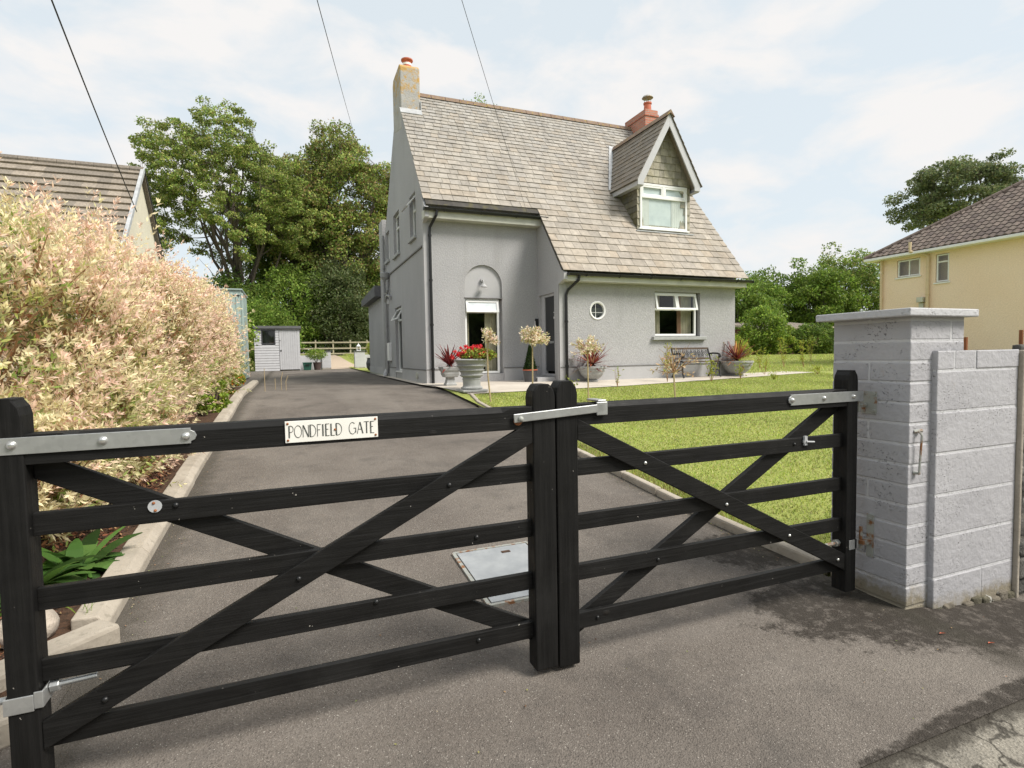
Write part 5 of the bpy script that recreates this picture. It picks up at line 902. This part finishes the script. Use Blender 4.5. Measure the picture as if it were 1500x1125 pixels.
# ------------------------------------------------------------------ shed and yard things
z = .86; sh = thing('garden_shed', 'pale grey timber shed with small window at the end of the drive', 'shed', (-.6, 30.5, z)); SX0, SX1, SY = -1.66, .47, 30.5
mb = MB(); k = 0
while k*.13 < 2.12:
    a, b = z+k*.13, min(z+k*.13+.135, z+2.12)
    for (u0, u1) in ([(SX0, -.52)] if not (1.34 < (a+b)/2-z < 2.06) else [(SX0, -1.31), (-.70, -.52)]):
        if u1-u0 > .02: mb.add([(u0, SY-.024, a), (u1, SY-.024, a), (u1, SY-.004, b), (u0, SY-.004, b), (u0, SY, a), (u1, SY, a)], [(0, 1, 2, 3), (4, 5, 1, 0)])
    k += 1
mb.box(SX0, SX0+.03, SY, SY+2, z, z+2.1); mb.box(SX1-.03, SX1, SY, SY+2, z, z+2.1); mb.box(SX0, SX1, SY+2.001, SY+2.03, z, z+2.1); mb.box(SX0+.031, SX1-.031, SY+1.3, SY+1.32, z, z+2.1); mb.box(-.52, SX1-.001, SY-.004, SY+.02, z+2.03, z+2.12); mb.build('wall', M['shedpaint'], sh)
mb = MB()
for i in range(9): x = -.50+i*.105; mb.box(x, x+.098, SY-.018, SY+.004, z+.05, z+2.02)
d_ = mb.build('door', M['shedpaint'], sh, bevel=.004); mb = MB(); mb.box(-.47, -.41, SY-.03, SY-.019, z+.98, z+1.05); mb.box(-.50, -.44, SY-.03, SY-.019, z+1.52, z+1.54); mb.build('handle', M['black'], d_)
mb = MB(); 
for q in ((-1.33, -1.28, 1.34, 2.06), (-.73, -.68, 1.34, 2.06), (-1.28, -.73, 1.34, 1.39), (-1.28, -.73, 2.01, 2.06)): mb.box(q[0], q[1], SY-.03, SY+.01, z+q[2], z+q[3])
wn2 = mb.build('window', M['slatepot'], sh, bevel=.004); mb = MB(); mb.add([(-1.28, SY, z+1.39), (-.73, SY, z+1.39), (-.73, SY, z+2.01), (-1.28, SY, z+2.01)], [(0, 1, 2, 3)]); mb.build('pane', M['glass'], wn2)
mb = MB(); mb.prism([(SY-.12, 2.14), (SY+2.15, 2.02), (SY+2.15, 2.12), (SY-.12, 2.27)], lambda u, v, d: (SX0-.08+d, u, z+v), 0, SX1-SX0+.16); mb.build('roof', M['shedroof'], sh, fixn=True)
def pier(x0, x1, y, zt, label, cap=True):
    t_ = thing('garden_pier', label, 'pier', ((x0+x1)/2, y, .85)); mb = MB(); 
    zz_ = .83
    while zz_ < zt-.05: mb.box(x0, x1, y, y+.45, zz_, min(zz_+.215, zt-.04)-.006); zz_ += .215
    mb.box(x0+.004, x1-.004, y+.004, y+.446, .8, zt-.05); mb.build('blockwork', M['cap'], t_, bevel=.006); mb = MB(); mb.box(x0-.04, x1+.04, y-.04, y+.49, zt-.04, zt); mb.build('capstone', M['shedroof'], t_)
pier(1.57, 2.03, 31.4, 1.86, 'low pale block pier left of the gravel path opening'); pier(3.27, 3.82, 31.3, 1.84, 'low pale block pier right of the gravel path, with a lantern on top')
mb = MB(); mb.box(.48, 1.565, 31.5, 31.7, .8, 1.62); meta(mb.build('low_wall', M['cap'], bevel=.008), 'low pale garden wall between the shed and the left pier', 'wall')
mb = MB(); mb.box(3.825, 9, 31.5, 31.7, .8, 1.62); meta(mb.build('low_wall', M['cap'], bevel=.008), 'low pale garden wall running right from the lantern pier, behind the house', 'wall')
ln = thing('lantern', 'small white lantern on top of the right-hand garden pier', 'lantern', (3.5, 31.5, 1.84)); mb = MB(); mb.box(3.40, 3.62, 31.42, 31.60, 1.842, 1.87)
for x, y in ((3.42, 31.44), (3.60, 31.44), (3.42, 31.58), (3.60, 31.58)): mb.box(x-.012, x+.012, y-.012, y+.012, 1.87, 2.08)
mb.build('frame', M['upvc'], ln); mb = MB(); mb.lathe([(.16, 0), (.05, .10), (.02, .13), (.02, .19)], (3.51, 31.51, 2.081), 4); mb.build('lantern_roof', M['upvc'], ln)
gb = thing('recycling_box', 'green plastic recycling box between the shed and the brown pot', 'recycling box', (.8, 30.6, .85)); mb = MB(); mb.lathe([(.24, 0), (.31, .36), (.335, .365), (.335, .40), (.30, .40), (.29, .36), (.02, .35)], (.80, 30.7, .855), 4); mb.build('box', M['greenbox'], gb, bevel=.01); 
mb = MB(); mb.box(.70, .90, 30.44, 30.47, 1.10, 1.15); mb.build('handle', M['black'], gb)
mb = MB(); mb.lathe([(.15, 0), (.21, .36), (.23, .36), (.23, .40), (.19, .40), (.02, .36)], (1.29, 30.6, .855), 24); meta(mb.build('plant_pot', M['brownpot']), 'dark brown pot with a leafy shrub, left of the pale pier', 'plant pot')
def potbush(name, label, x, y, z0, r, h, n, ls, cols):
    t_ = thing(name, label, 'potted plant', (x, y, z0)); P = np.array([x, y, z0+h*.62])+blob(n, 1, 1)*np.array([r, r, h*.42]); npmesh('foliage', leaves(P, rng.normal(size=(n, 3)), rng.uniform(.7, 1.3, n)*ls, ls*.6), pal(n, cols), M['leaf'], t_); mb = MB()
    for i in range(7): limb(mb, (x, y, z0), (x+rng.normal(0, r*.4), y+rng.normal(0, r*.4), z0+h*.6), .012, .005, .1, 4, 4)
    mb.build('stems', M['bark'], t_)
potbush('potted_shrub', 'loose leafy shrub growing in the dark brown pot', 1.25, 30.6, 1.22, .55, .72, 1500, .07, GM+GL[:2])
mb = MB(); mb.lathe([(.15, 0), (.24, .15), (.26, .35), (.20, .55), (.22, .60), (.17, .60), (.02, .55)], (3.52, 26.4, .835), 24); meta(mb.build('tall_pot', M['slatepot']), 'tall charcoal pot at the back corner of the house', 'plant pot')
potbush('potted_shrub', 'lime-yellow shrub in the tall charcoal pot behind the house corner', 3.52, 26.4, 1.40, .26, .75, 1300, .05, LM)
fn_ = thing('rail_fence', 'pale timber post and three-rail fence across the back of the garden', 'fence', (3, 42, gz(3, 42)))
for i in range(16):
    x = -9.1+i*1.2-.0+.0; mb = MB(); z_ = gz(x, 42); mb.box(x-.05, x+.05, 41.95, 42.05, z_-.2, z_+1.10); mb.build('post', M['timber'], fn_, bevel=.006)
for dz_ in (.93, .50, .12): mb = MB(); mb.bar((-9.3, 41.92, gz(-9, 42)+dz_), (9.1, 41.92, gz(9, 42)+dz_), .04, .10); mb.build('rail', M['timber'], fn_)
ct = thing('metal_container', 'pale green ribbed metal container showing above the far willow', 'container', (-2.6, 20.5, .8)); mb = MB(); mb.box(-3.8, -1.42, 20, 22.5, .8, 3.70); 
for i in range(16): x = -3.75+i*.155; mb.box(x, x+.07, 19.975, 19.999, .9, 3.6)
mb.build('body', M['palegreen'], ct, bevel=.006); mb = MB(); 
for x in (-1.95, -1.70, -1.55): mb = MB(); mb.box(x, x+.09, 19.96, 19.974, 3.50, 3.54); mb.build('vent_slot', M['black'], ct)
mb = MB(); mb.box(-3.84, -1.38, 19.94, 22.54, 3.701, 3.74); mb.build('lid', M['palegreen'], ct)
# ------------------------------------------------------------------ neighbouring buildings
def tileroof(mb, O, u, v, n, U0, U1, Lv, gauge, cols, wave=.0, tw=.3, ufn=None):
    s_ = 0
    while s_ < Lv-.02:
        e = min(s_+gauge, Lv); a0, a1 = (U0, U1) if ufn is None else ufn(s_, e); x = a0
        while x < a1-.02:
            xe = min(x+tw, a1); k = random.uniform(.86, 1.14); c_ = random.choice(cols); mb.cc = tuple(q*k for q in c_)
            if wave: 
                xm = x+(xe-x)*.5; P = [O+u*x+v*s_+n*.028, O+u*xm+v*s_+n*(.028+wave), O+u*xe+v*s_+n*.028, O+u*xe+v*(e+.03)+n*.0, O+u*xm+v*(e+.03)+n*wave, O+u*x+v*(e+.03), O+u*x+v*s_, O+u*xe+v*s_]; mb.add(P, [(0, 1, 4, 5), (1, 2, 3, 4), (6, 7, 2, 1, 0)])
            else:
                P = [O+u*x+v*s_+n*.065, O+u*xe+v*s_+n*.065, O+u*xe+v*(e+.03), O+u*x+v*(e+.03), O+u*x+v*s_, O+u*xe+v*s_]; mb.add(P, [(0, 1, 2, 3), (4, 5, 1, 0)])
            x = xe
        s_ = e
bg_ = thing('bungalow', 'neighbouring bungalow with a brown concrete tile roof and cream gable, behind the willow', 'house', (-8, 20, .8)); gx, ry, rzz = -4.0, 20.3, 7.33; ey, ez = 15.2, 7.33-5.1*1.03; by2 = 25.4
mb = MB(); mb.prism([(ey+.3, .5), (by2-.3, .5), (by2-.3, ez+.2), (ry, rzz-.12), (ey+.3, ez+.2)], lambda u, v, d: (gx-.12-d, u, v), 0, 11); mb.build('wall', M['cream'], bg_, fixn=True)
u_ = Vector((1, 0, 0)); v_ = Vector((0, 1, 1.03)).normalized(); n_ = Vector((0, -1.03, 1)).normalized(); mb = MB(); mb.cc = (.16, .13, .10); slab(mb, [(-15.6, ey, ez), (gx, ey, ez), (gx, ry, rzz), (-15.6, ry, rzz)], n_, .08); slab(mb, [(-15.6, by2, ez), (-15.6, ry, rzz), (gx, ry, rzz), (gx, by2, ez)], Vector((0, 1.03, 1)).normalized(), .08)
tileroof(mb, Vector((0, ey, ez)), u_, v_, n_, -15.6, gx-.03, math.hypot(ry-ey, rzz-ez), .335, [(.24, .205, .165), (.27, .23, .185), (.22, .19, .155)], tw=.33); mb.build('roof', M['tile'], bg_)
mb = MB(); mb.bar((gx-.02, ey-.05, ez-.03), (gx-.02, ry, rzz+.03), .09, .12, up=n_); mb.build('verge_trim', M['lead'], bg_); mb = MB(); mb.bar((gx-.02, by2+.05, ez-.03), (gx-.02, ry+.02, rzz+.02), .09, .10, up=(0, 1, 1)); mb.build('verge_trim', M['black'], bg_)
mb = MB(); x = -15.6
while x < gx: k = random.uniform(.85, 1.15); mb.cc = (.21*k, .18*k, .15*k); mb.tube([(x, ry, rzz+.0), (min(x+.44, gx), ry, rzz+.0)], .11, 8); x += .45
mb.build('ridge_tiles', M['tile'], bg_)
ye = thing('yellow_house', 'two-storey cream-yellow rendered house with a brown hipped roof beyond the pillar', 'house', (28, 12, .9)); hx0, hx1, hy0, hy1, he = 24., 30.8, 7.5, 16.5, 5.38
mb = MB(); fnY = lambda u, v, d: (hx0+d, u, v); mb.panel([(hy0, .3), (hy1, .3), (hy1, he), (hy0, he)], [rect(14.85, 15.78, 4.42, 5.14), rect(13.78, 14.27, 4.03, 5.14)], fnY, .1)
mb.add([(hx0, hy1, .3), (hx1, hy1, .3), (hx1, hy1, he), (hx0, hy1, he)], [(0, 1, 2, 3)]); mb.add([(hx0, hy0, .3), (hx1, hy0, .3), (hx1, hy0, he), (hx0, hy0, he)], [(3, 2, 1, 0)]); mb.add([(hx1, hy1, .3), (hx1, hy0, .3), (hx1, hy0, he), (hx1, hy1, he)], [(0, 1, 2, 3)]); mb.add([(hx0+.5, hy0, 2), (hx0+.5, hy1, 2), (hx0+.5, hy1, he), (hx0+.5, hy0, he)], [(0, 1, 2, 3)]); mb.build('wall', M['yellow'], ye)
window(ye, fnY, 14.87, 15.76, 4.44, 5.12, .03, mull=[15.3], fw=.05); window(ye, fnY, 13.80, 14.25, 4.05, 5.12, .03, trans=4.83, fw=.05)
mb = MB(); mb.box(hx0-.05, hx0+.02, 14.80, 15.83, 4.36, 4.415); mb.box(hx0-.05, hx0+.02, 13.73, 14.32, 3.97, 4.025); mb.build('sill', M['upvc'], ye)
e0, e1, f0, f1 = hx0-.42, hx1+.42, hy0-.42, hy1+.42; tt_ = (e1-e0)/2; pz = he-.03+tt_*.68; A1 = (e0+tt_, f1-tt_, pz); A0 = (e0+tt_, f0+tt_, pz); c4 = [(e0, f0, he-.03), (e0, f1, he-.03), (e1, f1, he-.03), (e1, f0, he-.03)]
mb = MB(); mb.cc = (.13, .09, .07); mb.add([*c4, A0, A1], [(0, 4, 5, 1), (1, 5, 2), (2, 5, 4, 3), (3, 4, 0), (0, 1, 2, 3)]); vR = Vector((1, 0, .68)).normalized(); nR = Vector((-.68, 0, 1)).normalized(); Lr = math.hypot(tt_, tt_*.68)
tileroof(mb, Vector((e0, 0, he-.02)), Vector((0, 1, 0)), vR, nR, 0, 0, Lr, .30, [(.13, .10, .085), (.16, .125, .105), (.11, .085, .075), (.15, .12, .10)], .05, .24, lambda a, b: (f0+b*vR.x, f1-b*vR.x)); mb.build('roof', M['tile'], ye)
mb = MB(); mb.cc = (.17, .13, .11)
for i in range(16): a = Vector((e0, f1, he)).lerp(Vector(A1)+Vector((0, 0, .04)), i/16); b = Vector((e0, f1, he)).lerp(Vector(A1)+Vector((0, 0, .04)), (i+.95)/16); mb.tube([a, b], .10, 8)
mb.tube([A0, A1], .11, 8); mb.build('hip_tiles', M['tile'], ye)
mb = MB(); mb.box(e0-.06, e0+.06, f0, f1, he-.14, he-.03); mb.box(e0+.061, hx0-.001, f0, f1, he-.14, he-.10); mb.box(e0, hx1, f1-.06, f1+.05, he-.139, he-.03); mb.build('gutter', M['upvc'], ye, bevel=.02)
M['yellowpipe'] = simple('cream_pipe', (.66, .52, .34), .6, .05)
pipe(ye, [(hx0-.10, 16.38, he-.15), (hx0-.08, 16.38, 1)], .05, 'yellowpipe'); pipe(ye, [(hx0-.50, 14.95, he+.35), (hx0-.5, 14.95, he-.02), (hx0-.12, 14.55, he-.22), (hx0-.10, 14.5, he-.3), (hx0-.10, 14.5, 1)], .06, 'yellowpipe', 'soil_pipe')
mb = MB(); mb.box(hx0-.20, hx0-.001, 14.62, 14.86, 3.30, 3.50); mb.box(hx0-.08, hx0-.001, 14.66, 14.84, 3.05, 3.28); mb.build('boiler_flue', M['fascia'], ye, bevel=.01)
ob = thing('outbuilding', 'low dark red boarded outbuilding with a pale rusty sheet roof, behind the rounded shrub', 'outbuilding', (39, 36, 1)); mb = MB(); mb.box(36.0, 44.0, 35.0, 39, .8, 3.35); mb.build('wall', M['redwood'], ob); mb = MB(); mb.add([(35.5, 34.6, 3.35), (44.5, 34.6, 3.45), (44.5, 39.4, 4.1), (35.5, 39.4, 3.95), (35.5, 34.6, 3.25), (44.5, 34.6, 3.35), (44.5, 39.4, 4.0), (35.5, 39.4, 3.85)], [(0, 1, 2, 3), (7, 6, 5, 4), (4, 5, 1, 0), (5, 6, 2, 1), (6, 7, 3, 2), (7, 4, 0, 3)])
for i in range(40): x = 35.6+i*.225; mb.bar((x, 34.58, 3.37+(x-35.5)*.011), (x, 39.4, 3.99+(x-35.5)*.016), .08, .05)
mb.build('roof', M['rustroof'], ob); mb = MB(); mb.box(38.6, 41.6, 34.96, 34.999, 2.0, 2.9); mb.build('window', M['glass_pale'], ob)
# ------------------------------------------------------------------ hedges, bushes and trees
bush('rounded_shrub', 'dense rounded dark green shrub at the lawn edge, tallest of the pair', 'shrub', (30.6, 29.2), (1.5, 1.4, 1.62), 17000, .15, GM+GL[:3]+GD[:1], 110, clr=.42)
bush('lawn_hedge', 'wide dark green clipped hedge at the lawn edge right of the rounded shrub', 'hedge', (34.9, 28.4), (2.7, 1.3, 1.05), 18000, .15, GD+GM, 130, clr=.40)
bush('lime_shrub', 'narrow lime green shrub between the rounded shrub and the wide hedge', 'shrub', (32.0, 28.3), (.55, .5, 1.15), 4500, .12, GL, 40, clr=.22)
bush('lime_shrub', 'yellow-green shrub behind the right-hand cordyline, at the house corner', 'shrub', (16.5, 17.6), (.75, .8, .75), 6500, .09, GL+LM, 50, clr=.25)
bush('garden_bush', 'bright green bush behind the shed roof', 'bush', (-1.6, 34.5), (2.2, 1.6, 1.9), 16000, .13, GM+GL[2:3], 110, clr=.5)
bush('garden_bush', 'light green elder bush between the container and the shed', 'bush', (-2.75, 25.5), (1.15, 1.6, 1.75), 14000, .12, GL+GM, 90, clr=.4)
bush('garden_bush', 'lime bush just in front of the pale green container', 'bush', (-2.02, 17.6), (.55, .8, 1.03), 8000, .08, GL, 50, clr=.25)
bush('garden_bush', 'tall lime weedy bush rising behind the middle willow', 'bush', (-2.9, 16.2), (.95, 1.0, 1.45), 9000, .10, GL, 60, clr=.3)
bush('garden_bush', 'dark bush at the left behind the bungalow gable', 'bush', (-6.5, 29), (2.4, 2.2, 2.3), 12000, .16, GM, 80, clr=.6)
tree('oak_tree', 'large spreading oak with sky gaps through its crown, left of the house', 'tree', (-3.2, 45, gz(-3, 45)), (-3.2, 45, 7.8), .33, (-4.0, 45, 12.6), (6.3, 5.0, 6.5), 760, 90000, .44, .16, OAK, 18, flat=.55, low=-.62)
tree('oak_tree', 'darker oak filling the gap behind and between the two big oaks', 'tree', (.6, 51, 1.7), (.6, 51, 8), .3, (.6, 51, 11.2), (4.6, 3.5, 6.6), 420, 62000, .8, .19, OAK[:3]+GM[:2], 9, flat=.7, low=-.8)
tree('oak_tree', 'second big oak, denser and russet-tinged, just left of the house wall', 'tree', (4.6, 48, 1.7), (4.6, 48, 8), .5, (4.6, 48, 12.0), (5.9, 5, 8.0), 700, 115000, .72, .19, OAK+[(.26, .18, .08)], 12, flat=.7, low=-.85)
UG = 'trees in the wood behind the fence'
for i, q in enumerate((('bushy understorey tree behind the fence, left end', -7.5, 44.2, 3.0, 2.7, GM), ('dark understorey tree below the large oak', -3.4, 44.3, 3.0, 2.9, GD), ('mid green understorey tree above the shed roof', .4, 44.6, 2.9, 3.4, GM), ('grey-green willow-like understorey tree at the middle of the fence', 3.6, 44.2, 2.3, 3.6, [(.12, .15, .06), (.15, .18, .08), (.09, .12, .045)]), ('dark understorey tree beside the house extension', 6.8, 46.5, 2.9, 4.0, GD), ('dark understorey tree hidden mostly by the house', 11, 47, 3, 4, GD))):
    bush('understorey_tree', q[0], 'tree', (q[1], q[2]), (q[3], 2.4, q[4]), 21000, .19, q[5], 110, group=UG, clr=.85, stems=10)
for i, (x, y, r_, h, cl_) in enumerate(((46, 47, 4.0, 4.2, GM), (52, 50, 4.5, 5.0, GL[2:3]+GM), (57, 46, 4.2, 5.5, GM+GL[:1]), (62, 47, 4.5, 6.6, OAK+GM), (60, 37, 3.2, 5.4, OAK+GM), (40, 50, 4.0, 3.6, GM))):
    lb = ('bright green field tree right of the house corner', 'light green field tree behind the outbuilding', 'mid green tree right of the outbuilding roof', 'tall tree just left of the yellow house', 'darker tree touching the corner of the yellow house', 'low green tree appearing right beside the grey house wall')[i]
    tree('field_tree', lb, 'tree', (x, y, 1), (x, y, 1+h*.7), .28, (x, y, 1+h), (r_, r_, h*.93), 170, 26000, 1.0, .27, cl_, 8, group='trees beyond the right-hand lawn', flat=.75, low=-.95)
tree('pine_tree', 'dark flat-topped pine rising behind the yellow house roof', 'tree', (42.5, 24.5, 1), (42.8, 24.5, 9.5), .26, (43.8, 24.8, 11.9), (3.9, 3.5, 2.8), 210, 34000, .6, .16, [(.15, .19, .085), (.20, .24, .11), (.12, .155, .07), (.24, .26, .12)], 9, flat=.45, low=-.7)
tree('birch_tree', 'thin treetop just showing above the ridge of the grey house', 'tree', (10.6, 32, .9), (10.6, 32, 12), .2, (10.9, 32, 14.6), (2.2, 1.5, 2.3), 46, 4500, .38, .13, GM, 6, flat=1.2, low=-.5)
# distant woodland masses
def wood(name, x0, x1, y, h, n, cols, dy=8):
    X_ = rng.uniform(x0, x1, n); tp = h*(.72+.18*np.sin(X_*.35+y)+.10*np.sin(X_*.83+1)); Z = rng.random(n)**.7; Y1 = y+rng.uniform(0, dy, n); P = np.c_[X_, Y1, g(X_, Y1)+Z*tp]; L1 = rng.uniform(.35, .7, n); o = npmesh(name, leaves(P, rng.normal(size=(n, 3)), L1, L1*.7), pal(n, cols, .2), M['leaf']); o['kind'] = 'stuff'; return o
wood('far_woodland', -45, 32, 62, 8.5, 60000, GD); wood('far_woodland', 32, 120, 66, 8.0, 50000, GM+GD); wood('far_woodland', 20, 34, 50, 4.5, 12000, GD)
wood('far_woodland', -40, -16, 40, 7, 15000, GD)
wood('added_unseen_hedge', -28, 34, -15, 6.5, 42000, GM+GD, 4)  # unseen hedge added behind the camera to darken reflections and fill light
# ------------------------------------------------------------------ overhead cables
def cable(label, a, b, r_=.009, sag=.25):
    a, b = Vector(a), Vector(b); mb = MB(); mb.tube([a.lerp(b, i/24)-Vector((0, 0, 4*sag*(i/24)*(1-i/24))) for i in range(25)], r_, 6); meta(mb.build('overhead_cable', M['cable']), label, 'cable', 'overhead cables')
cable('thickest overhead cable, leftmost, running down to the bungalow roof', (-1.75, -1, 8.2), (-3.66, 17.5, 5.42), .012, .3)
cable('thin overhead cable, middle of the three, running down into the oak crown', (-.9, -1, 4.3), (5.6, 46, 18.2), .008, .2)
cable('thinnest overhead cable, crossing the slate roof to the eaves by the inner corner', (-1.9, -1, 5.75), (5.8, 13.2, 5.06), .0035, .10)
# fallen leaves and grit
n = 900; X_ = rng.uniform(-.8, 4.2, n); Y1 = rng.uniform(1.26, 7, n); X_[240:620] = -.88+np.abs(rng.normal(0, .07, 380)); Y1[240:620] = rng.uniform(2.6, 12, 380); X_[620:] = 2.99-np.abs(rng.normal(0, .06, 280)); Y1[620:] = rng.uniform(2.5, 9, 280); k = (X_ < 3.0) | (Y1 < 1.8); X_, Y1 = X_[k], Y1[k]; n = len(X_); P = np.c_[X_, Y1, g(X_, Y1)+.006]; L1 = rng.uniform(.006, .016, n); o = npmesh('leaf_litter', leaves(P, np.c_[rng.normal(size=(n, 2)), rng.normal(0, .1, n)], L1, L1*.5, N=np.tile([0., 0, 1], (n, 1))), pal(n, [(.50, .42, .28), (.30, .17, .09), (.12, .07, .04), (.2, .22, .06)], .2), M['chips']); o['kind'] = 'stuff'
for (x, y, c_) in ((2.95, 1.70, 'orange'), (3.08, 1.56, 'red-orange')):
    mb = MB(); mb.add([(x, y, gz(x, y)+.005), (x+.014, y-.006, gz(x, y)+.012), (x+.034, y-.012, gz(x, y)+.006), (x+.016, y+.008, gz(x, y)+.005)], [(0, 1, 2, 3)]); meta(mb.build('fallen_leaf', M['terracotta']), ('curled orange leaf on the damp tarmac before the pillar', 'redder leaf on the damp tarmac nearer the stone wall')[c_ != 'orange'], 'fallen leaf')
